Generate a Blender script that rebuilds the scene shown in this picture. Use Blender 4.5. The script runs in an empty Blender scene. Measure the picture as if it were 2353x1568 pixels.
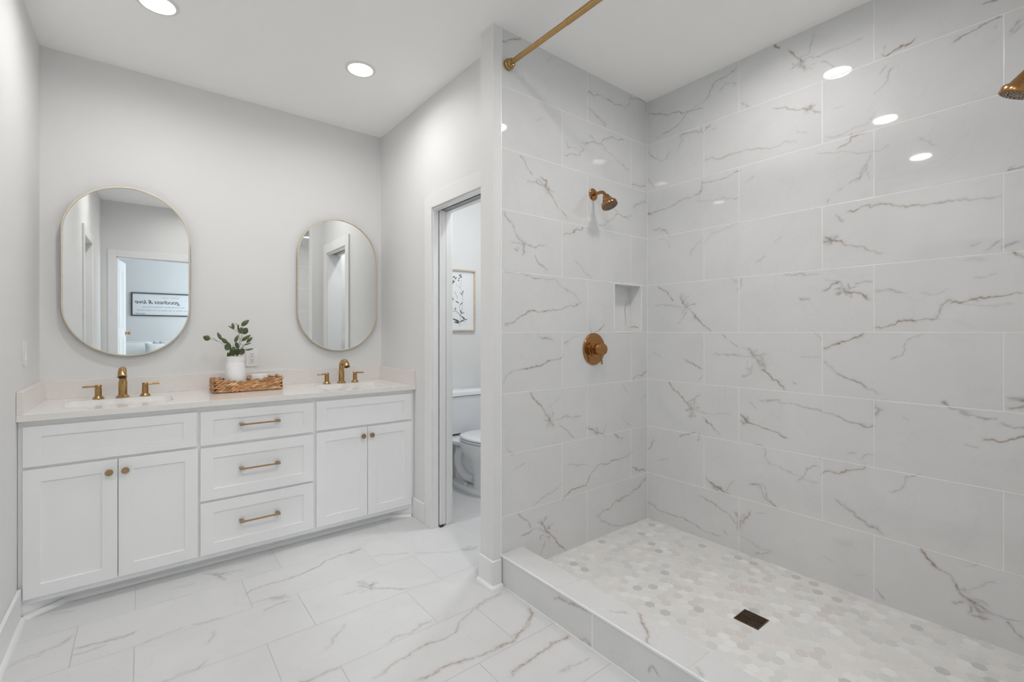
import bpy, bmesh, math, random
import numpy as np
from mathutils import Vector, Matrix
random.seed(7)
S = bpy.context.scene
C = S.collection
PI = math.pi

# ---------------------------------------------------------------- camera, world, exposure
cam_d = bpy.data.cameras.new('camera')
cam = bpy.data.objects.new('camera', cam_d); C.objects.link(cam)
CAM_Z = 1.254
cam.location = (0, 0, CAM_Z)
cam.rotation_euler = (PI / 2, 0, -math.radians(38.45))
cam_d.sensor_width = 36.0
cam_d.lens = 1069.3 * 36.0 / 2353.0
cam_d.shift_y = -19.0 / 2353.0
cam_d.clip_start = 0.02
S.camera = cam
S.view_settings.view_transform = 'Standard'
S.view_settings.look = 'None'
S.view_settings.exposure = 0.0
S.view_settings.gamma = 1.0
S.view_settings.use_curve_mapping = False
world = bpy.data.worlds.new('sky'); S.world = world
world.use_nodes = True
bg = world.node_tree.nodes['Background']
bg.inputs[0].default_value = (0.80, 0.91, 1.0, 1)
bg.inputs[1].default_value = 9.0
S.cycles.max_bounces = 14
S.cycles.diffuse_bounces = 8
S.cycles.glossy_bounces = 6
S.cycles.sample_clamp_indirect = 6.0
S.cycles.caustics_reflective = False
S.cycles.caustics_refractive = False

LAMP_W = 4.7          # watts of each recessed light
LAMP_COL = (1.0, 0.982, 0.965)
CEIL = 2.775

# ---------------------------------------------------------------- materials
def new_mat(name, col=(0.8, 0.8, 0.8), rough=0.5, metal=0.0, spec=0.5, noise=0.0, nscale=6.0, bump=0.0, bscale=200.0, coat=0.0):
    m = bpy.data.materials.new(name); m.use_nodes = True
    nt = m.node_tree; N = nt.nodes; L = nt.links
    b = N['Principled BSDF']
    b.inputs['Base Color'].default_value = (*col, 1)
    b.inputs['Roughness'].default_value = rough
    b.inputs['Metallic'].default_value = metal
    b.inputs['Specular IOR Level'].default_value = spec
    if coat: b.inputs['Coat Weight'].default_value = coat
    if noise or bump:
        tc = N.new('ShaderNodeTexCoord')
    if noise:
        n = N.new('ShaderNodeTexNoise'); n.inputs['Scale'].default_value = nscale; n.inputs['Detail'].default_value = 4
        L.new(tc.outputs['Object'], n.inputs['Vector'])
        r = N.new('ShaderNodeMapRange'); r.inputs['From Min'].default_value = 0.3; r.inputs['From Max'].default_value = 0.7
        r.inputs['To Min'].default_value = 1 - noise; r.inputs['To Max'].default_value = 1 + noise
        L.new(n.outputs['Fac'], r.inputs['Value'])
        mx = N.new('ShaderNodeVectorMath'); mx.operation = 'SCALE'; mx.inputs[0].default_value = col
        L.new(r.outputs[0], mx.inputs['Scale']); L.new(mx.outputs[0], b.inputs['Base Color'])
    if bump:
        n2 = N.new('ShaderNodeTexNoise'); n2.inputs['Scale'].default_value = bscale; n2.inputs['Detail'].default_value = 2
        L.new(tc.outputs['Object'], n2.inputs['Vector'])
        bp = N.new('ShaderNodeBump'); bp.inputs['Strength'].default_value = bump; bp.inputs['Distance'].default_value = 0.002
        L.new(n2.outputs['Fac'], bp.inputs['Height']); L.new(bp.outputs[0], b.inputs['Normal'])
    return m

M = {}
M['wall'] = new_mat('wall_paint', (0.745, 0.745, 0.74), 0.55, spec=0.3, bump=0.08, bscale=260)
M['ceil'] = new_mat('ceiling_paint', (0.955, 0.95, 0.94), 0.7, spec=0.2, bump=0.06, bscale=260)
M['trim'] = new_mat('trim_paint', (0.80, 0.802, 0.80), 0.3, spec=0.5, noise=0.01)
M['cab'] = new_mat('cabinet_paint', (0.895, 0.90, 0.905), 0.35, spec=0.45, noise=0.006)
M['gap'] = new_mat('slot_shade_guide_black', (0.02, 0.02, 0.02), 0.6)  # black for the painted slot shade, and the floor guide's own colour
M['quartz'] = new_mat('quartz', (0.82, 0.80, 0.775), 0.13, spec=0.5, noise=0.02, nscale=60)
M['splash'] = new_mat('quartz_splash', (0.78, 0.745, 0.72), 0.2, spec=0.5, noise=0.02, nscale=60)
M['ceramic'] = new_mat('ceramic', (0.84, 0.845, 0.85), 0.06, spec=0.6, coat=0.3, noise=0.005)
M['toiletmat'] = new_mat('toilet_ceramic', (0.84, 0.85, 0.87), 0.08, spec=0.6, coat=0.3, noise=0.005)
M['brass'] = new_mat('brushed_gold', (0.47, 0.30, 0.125), 0.22, metal=1.0, noise=0.06, nscale=40)
M['bronze'] = new_mat('champagne_bronze', (0.40, 0.205, 0.08), 0.19, metal=1.0, noise=0.05, nscale=40)
M['pull'] = new_mat('satin_bronze', (0.46, 0.31, 0.17), 0.32, metal=1.0, noise=0.05, nscale=60)
M['spray'] = new_mat('spray_plate', (0.26, 0.175, 0.11), 0.3, metal=0.8, noise=0.05, nscale=60)
M['nozzle'] = new_mat('rubber_nozzle', (0.015, 0.01, 0.008), 0.5)
M['mirror'] = new_mat('mirror_silver', (0.90, 0.91, 0.905), 0.0, metal=1.0)
M['frame'] = new_mat('mirror_frame', (0.80, 0.69, 0.51), 0.33, metal=0.85, noise=0.03, nscale=50)
M['plastic'] = new_mat('white_plastic', (0.80, 0.80, 0.79), 0.3)
M['slot'] = new_mat('socket_slot', (0.03, 0.03, 0.03), 0.6)
M['leaf'] = new_mat('leaf_green', (0.072, 0.105, 0.036), 0.45, noise=0.35, nscale=30)
M['stem'] = new_mat('stem_grey', (0.20, 0.19, 0.13), 0.6, noise=0.2, nscale=60)
M['wood'] = new_mat('pale_oak', (0.62, 0.53, 0.43), 0.5, noise=0.08, nscale=30)
M['paper'] = new_mat('print_paper', (0.82, 0.83, 0.84), 0.7, noise=0.01)
M['ink'] = new_mat('print_ink', (0.12, 0.123, 0.13), 0.8, noise=0.3, nscale=80)
M['inkgrey'] = new_mat('print_ink_grey', (0.30, 0.31, 0.32), 0.8, noise=0.1, nscale=80)
M['blackframe'] = new_mat('black_frame', (0.025, 0.03, 0.035), 0.4, noise=0.1)
M['linen'] = new_mat('linen', (0.80, 0.81, 0.82), 0.9, noise=0.03, nscale=20, bump=0.4, bscale=90)
M['boucle'] = new_mat('boucle', (0.84, 0.84, 0.83), 0.95, noise=0.05, nscale=60, bump=0.9, bscale=70)
M['carpet'] = new_mat('carpet', (0.45, 0.43, 0.40), 0.95, noise=0.12, nscale=80, bump=0.8, bscale=300)
M['doorpaint'] = new_mat('door_paint', (0.78, 0.78, 0.77), 0.4, noise=0.01)
M['grout'] = new_mat('pan_grout', (0.77, 0.76, 0.745), 0.7, noise=0.03, nscale=40)
M['track'] = new_mat('track_metal', (0.32, 0.32, 0.32), 0.4, metal=0.5, noise=0.03)
M['sealant'] = new_mat('sealant', (0.22, 0.18, 0.16), 0.6, noise=0.05)
M['drain'] = new_mat('drain_bronze', (0.16, 0.10, 0.06), 0.4, metal=0.9, noise=0.15, nscale=80)

def glass_mat(name, col, rough):
    m = new_mat(name, col, rough); b = m.node_tree.nodes['Principled BSDF']
    b.inputs['Transmission Weight'].default_value = 1.0; b.inputs['IOR'].default_value = 1.45
    return m
M['glass'] = glass_mat('window_glass', (0.96, 0.98, 0.98), 0.02)
m = new_mat('milky_glass', (0.93, 0.93, 0.92), 0.05, spec=0.6, noise=0.04, nscale=14)
m.node_tree.nodes['Principled BSDF'].inputs['Transmission Weight'].default_value = 0.08
M['milky'] = m
def emit_mat(name, col, strength):
    m = bpy.data.materials.new(name); m.use_nodes = True
    nt = m.node_tree; nt.nodes.clear()
    e = nt.nodes.new('ShaderNodeEmission'); o = nt.nodes.new('ShaderNodeOutputMaterial')
    e.inputs[0].default_value = (*col, 1); e.inputs[1].default_value = strength
    nt.links.new(e.outputs[0], o.inputs[0]); return m
M['lens'] = emit_mat('lamp_lens', LAMP_COL, 40.0)

def attr_col_mat(name, attr, rough, spec=0.5, bump=0.0, bscale=80):
    m = new_mat(name, (0.5, 0.5, 0.5), rough, spec=spec, bump=bump, bscale=bscale)
    nt = m.node_tree; a = nt.nodes.new('ShaderNodeAttribute'); a.attribute_name = attr
    nt.links.new(a.outputs['Color'], nt.nodes['Principled BSDF'].inputs['Base Color'])
    return m
M['hex'] = attr_col_mat('hex_mosaic', 'tint', 0.22, spec=0.4)
M['wicker'] = attr_col_mat('wicker', 'tint', 0.6, spec=0.25, bump=0.7, bscale=220)

def tile_mat(name, v0, ph, offA, offB, pw, gw, base, grout, rough, vein_gain=1.0, spec=0.5, groutd=0.6, umin=-99.0):
    """large marble-look porcelain tile: staggered grout lines worked out from UV metres, veins from the surface's attribute 'vein'"""
    m = new_mat(name, base, rough, spec=spec)
    nt = m.node_tree; N = nt.nodes; L = nt.links; b = N['Principled BSDF']
    def math_(op, a, c=None, d=None):
        n = N.new('ShaderNodeMath'); n.operation = op
        for i, x in enumerate((a, c, d)):
            if x is None: continue
            if isinstance(x, (int, float)): n.inputs[i].default_value = x
            else: L.new(x, n.inputs[i])
        return n.outputs[0]
    uv = N.new('ShaderNodeUVMap'); uv.uv_map = 'metres'
    sp = N.new('ShaderNodeSeparateXYZ'); L.new(uv.outputs[0], sp.inputs[0])
    rv = math_('DIVIDE', math_('SUBTRACT', sp.outputs[1], v0), ph)
    row = math_('FLOOR', rv)
    par = math_('FLOORED_MODULO', row, 2.0)
    off = math_('MULTIPLY_ADD', par, offA - offB, offB)       # odd rows take A
    ru = math_('DIVIDE', math_('SUBTRACT', sp.outputs[0], off), pw)
    col = math_('FLOOR', ru)
    fv = math_('FRACT', rv); fu = math_('FRACT', ru)
    dv = math_('MULTIPLY', math_('MINIMUM', fv, math_('SUBTRACT', 1.0, fv)), ph)
    du = math_('MULTIPLY', math_('MINIMUM', fu, math_('SUBTRACT', 1.0, fu)), pw)
    du = math_('MULTIPLY_ADD', math_('LESS_THAN', sp.outputs[0], umin), 9.0, du)
    d = math_('MINIMUM', dv, du)
    mr = N.new('ShaderNodeMapRange'); mr.interpolation_type = 'SMOOTHSTEP'
    mr.inputs['From Min'].default_value = gw * 0.35; mr.inputs['From Max'].default_value = gw * 0.75
    mr.inputs['To Min'].default_value = 1; mr.inputs['To Max'].default_value = 0
    L.new(d, mr.inputs['Value'])
    idv = N.new('ShaderNodeCombineXYZ'); L.new(col, idv.inputs[0]); L.new(row, idv.inputs[1])
    wn = N.new('ShaderNodeTexWhiteNoise'); L.new(idv.outputs[0], wn.inputs['Vector'])
    at = N.new('ShaderNodeAttribute'); at.attribute_name = 'vein'
    sx = N.new('ShaderNodeSeparateColor'); L.new(at.outputs['Color'], sx.inputs[0])
    # cloudy body, a little different on each tile
    add = N.new('ShaderNodeVectorMath'); add.operation = 'MULTIPLY_ADD'
    L.new(wn.outputs['Color'], add.inputs[0]); add.inputs[1].default_value = (7, 7, 7); L.new(uv.outputs[0], add.inputs[2])
    nz = N.new('ShaderNodeTexNoise'); nz.inputs['Scale'].default_value = 3.2; nz.inputs['Detail'].default_value = 5; nz.inputs['Distortion'].default_value = 0.8
    L.new(add.outputs[0], nz.inputs['Vector'])
    cl = N.new('ShaderNodeMapRange'); cl.inputs['From Min'].default_value = 0.35; cl.inputs['From Max'].default_value = 0.7
    cl.inputs['To Min'].default_value = 1.0; cl.inputs['To Max'].default_value = 0.955
    L.new(nz.outputs['Fac'], cl.inputs['Value'])
    # very faint hair veins of the print
    nz2 = N.new('ShaderNodeTexNoise'); nz2.inputs['Scale'].default_value = 2.1; nz2.inputs['Detail'].default_value = 6; nz2.inputs['Distortion'].default_value = 1.6
    L.new(add.outputs[0], nz2.inputs['Vector'])
    hair = math_('ABSOLUTE', math_('SUBTRACT', nz2.outputs['Fac'], 0.5))
    hr = N.new('ShaderNodeMapRange'); hr.inputs['From Min'].default_value = 0.0; hr.inputs['From Max'].default_value = 0.012
    hr.inputs['To Min'].default_value = 0.972; hr.inputs['To Max'].default_value = 1.0
    L.new(hair, hr.inputs['Value'])
    body = N.new('ShaderNodeVectorMath'); body.operation = 'SCALE'; body.inputs[0].default_value = base
    L.new(math_('MULTIPLY', cl.outputs[0], hr.outputs[0]), body.inputs['Scale'])
    def mix(fac, a, c):
        x = N.new('ShaderNodeMix'); x.data_type = 'RGBA'; L.new(fac, x.inputs['Factor'])
        for s, v in ((x.inputs[6], a), (x.inputs[7], c)):
            if isinstance(v, tuple): s.default_value = (*v, 1)
            else: L.new(v, s)
        return x.outputs[2]
    # breaks the traced veins into grain
    nz3 = N.new('ShaderNodeTexNoise'); nz3.inputs['Scale'].default_value = 60; nz3.inputs['Detail'].default_value = 3
    L.new(uv.outputs[0], nz3.inputs['Vector'])
    gr = N.new('ShaderNodeMapRange'); gr.inputs['From Min'].default_value = 0.3; gr.inputs['From Max'].default_value = 0.65
    gr.inputs['To Min'].default_value = 0.55 * vein_gain; gr.inputs['To Max'].default_value = 1.15 * vein_gain
    L.new(nz3.outputs['Fac'], gr.inputs['Value'])
    c1 = mix(math_('MINIMUM', math_('MULTIPLY', sx.outputs[0], gr.outputs[0]), 1.0), body.outputs[0], (0.26, 0.245, 0.235))
    c2 = mix(math_('MINIMUM', math_('MULTIPLY', sx.outputs[1], gr.outputs[0]), 1.0), c1, (0.31, 0.215, 0.155))
    c3 = mix(mr.outputs[0], c2, grout)
    L.new(c3, b.inputs['Base Color'])
    rr = N.new('ShaderNodeMapRange'); L.new(mr.outputs[0], rr.inputs['Value'])
    rr.inputs['To Min'].default_value = rough; rr.inputs['To Max'].default_value = 0.7
    L.new(rr.outputs[0], b.inputs['Roughness'])
    bp = N.new('ShaderNodeBump'); bp.invert = True; bp.inputs['Strength'].default_value = groutd; bp.inputs['Distance'].default_value = 0.001
    L.new(mr.outputs[0], bp.inputs['Height']); L.new(bp.outputs[0], b.inputs['Normal'])
    return m
TB = (0.695, 0.697, 0.695)
M['tile_right'] = tile_mat('wall_tile_long', 0.025, 0.308, 0.396, 0.602, 0.613, 0.0036, TB, (0.80, 0.80, 0.795), 0.03, spec=0.75)
M['tile_wet'] = tile_mat('wall_tile_wet', 0.025, 0.308, 2.4355, 2.0295, 0.6115, 0.0036, TB, (0.80, 0.80, 0.795), 0.03, umin=1.45, spec=0.75)
M['tile_floor'] = tile_mat('floor_tile', 2.083, 0.3115, 0.392, 0.582, 0.608, 0.0038, (0.665, 0.667, 0.669), (0.50, 0.50, 0.495), 0.22, vein_gain=0.9, spec=0.4, groutd=0.3)
M['tile_curbtop'] = tile_mat('curb_top_tile', -5.0, 20.0, 0.837, 0.837, 0.606, 0.0042, TB, (0.62, 0.61, 0.60), 0.15)
M['tile_curbfront'] = tile_mat('curb_front_tile', -5.0, 20.0, 0.637, 0.637, 0.609, 0.0042, TB, (0.86, 0.86, 0.855), 0.1)

# ---------------------------------------------------------------- geometry helpers
class G:
    def __init__(s): s.v = []; s.f = []; s.c = None
    def add(s, vs, fs):
        o = len(s.v); s.v += [tuple(v) for v in vs]; s.f += [tuple(i + o for i in f) for f in fs]; return s
    def box(s, x0, x1, y0, y1, z0, z1, mat=None):
        vs = [(x, y, z) for z in (z0, z1) for y in (y0, y1) for x in (x0, x1)]
        if mat is not None: vs = [mat @ Vector(v) for v in vs]
        return s.add(vs, [(0, 2, 3, 1), (4, 5, 7, 6), (0, 1, 5, 4), (2, 6, 7, 3), (0, 4, 6, 2), (1, 3, 7, 5)])
    def rings(s, rs, cap0=True, cap1=True, close=False):
        n = len(rs[0]); o = len(s.v)
        for r in rs: s.v += [tuple(p) for p in r]
        k = len(rs)
        for i in range(k if close else k - 1):
            a = o + i * n; b = o + ((i + 1) % k) * n
            for j in range(n):
                j2 = (j + 1) % n; s.f.append((a + j, a + j2, b + j2, b + j))
        if not close:
            if cap0: s.f.append(tuple(o + j for j in reversed(range(n))))
            if cap1: s.f.append(tuple(o + (k - 1) * n + j for j in range(n)))
        return s
    def lathe(s, origin, axis, prof, n=32, cap0=True, cap1=True):
        ax = Vector(axis).normalized(); u = ax.orthogonal().normalized(); w = ax.cross(u); o = Vector(origin)
        rs = [[o + ax * h + (u * math.cos(2 * PI * j / n) + w * math.sin(2 * PI * j / n)) * max(r, 1e-5) for j in range(n)] for r, h in prof]
        return s.rings(rs, cap0, cap1)
    def cyl(s, p0, p1, r0, r1=None, n=24):
        p0 = Vector(p0); p1 = Vector(p1); return s.lathe(p0, p1 - p0, [(r0, 0), (r1 if r1 is not None else r0, (p1 - p0).length)], n)
    def tube(s, pts, r, n=14, flat=1.0):
        P = [Vector(p) for p in pts]; R = r if isinstance(r, (list, tuple)) else [r] * len(P)
        t0 = (P[1] - P[0]).normalized(); u = t0.orthogonal().normalized(); rs = []
        for i, p in enumerate(P):
            t = ((P[min(i + 1, len(P) - 1)] - P[max(i - 1, 0)])).normalized()
            u = (u - t * u.dot(t)).normalized(); w = t.cross(u)
            rs.append([p + (u * math.cos(2 * PI * j / n) + w * math.sin(2 * PI * j / n) * flat) * R[i] for j in range(n)])
        return s.rings(rs)
    def ell(s, c, rx, ry, rz, mat=None, n=10, m=7):
        c = Vector(c); vs = []; fs = []
        for i in range(m + 1):
            th = PI * i / m
            for j in range(n):
                p = Vector((rx * math.sin(th) * math.cos(2 * PI * j / n), ry * math.sin(th) * math.sin(2 * PI * j / n), rz * math.cos(th)))
                if mat is not None: p = mat @ p
                vs.append(c + p)
        for i in range(m):
            for j in range(n):
                fs.append((i * n + j, (i + 1) * n + j, (i + 1) * n + (j + 1) % n, i * n + (j + 1) % n))
        return s.add(vs, fs)

def prop(o, label=None, cat=None, group=None, kind=None):
    if label: o['label'] = label
    if cat: o['category'] = cat
    if group: o['group'] = group
    if kind: o['kind'] = kind
    return o
def wloc(o):
    v = Vector((0, 0, 0))
    while o is not None: v += o.location; o = o.parent
    return v
def link_mesh(name, me, mat, parent=None, smooth=35, bevel=0.0, segs=2):
    o = bpy.data.objects.new(name, me); C.objects.link(o)
    if mat is not None and not me.materials: me.materials.append(mat)
    if parent is not None: o.parent = parent
    if smooth:
        me.polygons.foreach_set('use_smooth', [True] * len(me.polygons))
        me.set_sharp_from_angle(angle=math.radians(smooth))
    if bevel:
        b = o.modifiers.new('edge', 'BEVEL'); b.width = bevel; b.segments = segs; b.limit_method = 'ANGLE'; b.angle_limit = math.radians(40)
        b.harden_normals = True
    return o
def ob(name, g, mat, parent=None, smooth=35, bevel=0.0, world=True, segs=2, recalc=True):
    """one mesh object; coordinates are given in world metres and moved under the parent, or local with world=False"""
    me = bpy.data.meshes.new(name); vs = g.v
    if world and parent is not None:
        w = wloc(parent); vs = [(a - w.x, b - w.y, c - w.z) for a, b, c in vs]
    me.from_pydata(vs, [], g.f); me.update()
    if recalc:
        bm = bmesh.new(); bm.from_mesh(me); bmesh.ops.recalc_face_normals(bm, faces=bm.faces); bm.to_mesh(me); bm.free()
    return link_mesh(name, me, mat, parent, smooth, bevel, segs)
def thing(name, label, cat, loc, group=None):
    o = bpy.data.objects.new(name, None); C.objects.link(o); o.location = loc; o.empty_display_size = 0.1
    return prop(o, label, cat, group)
def struct(name, g, mat, parent=None, **k):
    o = ob(name, g, mat, parent, **k)
    if parent is None: o['kind'] = 'structure'
    return o
def copy_tree(o, parent=None):
    c = o.copy(); C.objects.link(c); c.parent = parent
    for ch in list(o.children): copy_tree(ch, c)
    return c
def shape2d(name, loops, depth, mtx, mat, parent=None, bevel=0.0, smooth=35, world=True):
    """a flat outline with holes, extruded from z=0 to z=depth and placed by a matrix"""
    cu = bpy.data.curves.new(name, 'CURVE'); cu.dimensions = '2D'; cu.fill_mode = 'BOTH'; cu.extrude = depth / 2
    for lp in loops:
        sp = cu.splines.new('POLY'); sp.points.add(len(lp) - 1); sp.use_cyclic_u = True
        for p, q in zip(sp.points, lp): p.co = (q[0], q[1], 0, 1)
    t = bpy.data.objects.new('tmp', cu); C.objects.link(t); bpy.context.view_layer.update()
    me = bpy.data.meshes.new_from_object(t.evaluated_get(bpy.context.evaluated_depsgraph_get()))
    bpy.data.objects.remove(t); bpy.data.curves.remove(cu)
    bm = bmesh.new(); bm.from_mesh(me); bmesh.ops.remove_doubles(bm, verts=bm.verts, dist=1e-6)
    bm.transform(Matrix.Translation((0, 0, depth / 2)))
    bm.transform(mtx)
    if world and parent is not None: bm.transform(Matrix.Translation(-wloc(parent)))
    bmesh.ops.recalc_face_normals(bm, faces=bm.faces); bm.to_mesh(me); bm.free(); me.name = name
    me.materials.clear()
    return link_mesh(name, me, mat, parent, smooth, bevel)
def rect(x0, x1, y0, y1): return [(x0, y0), (x1, y0), (x1, y1), (x0, y1)]
def rrect(x0, x1, y0, y1, r, n=6):
    out = []
    for cx, cy, a in ((x1 - r, y0 + r, -90), (x1 - r, y1 - r, 0), (x0 + r, y1 - r, 90), (x0 + r, y0 + r, 180)):
        for i in range(n + 1):
            t = math.radians(a + 90 * i / n); out.append((cx + r * math.cos(t), cy + r * math.sin(t)))
    return out
# plane matrices: local x -> along, local y -> up, local z -> outwards
def on_back(y): return Matrix(((1, 0, 0, 0), (0, 0, -1, y), (0, 1, 0, 0), (0, 0, 0, 1)))        # wall seen from -Y: x=X, y=Z, out=-Y
def on_xwall(x, s): return Matrix(((0, 0, s, x), (1, 0, 0, 0), (0, 1, 0, 0), (0, 0, 0, 1)))      # x=Y, y=Z, out=s*X
def flat_up(z): return Matrix.Translation((0, 0, z))

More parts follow.
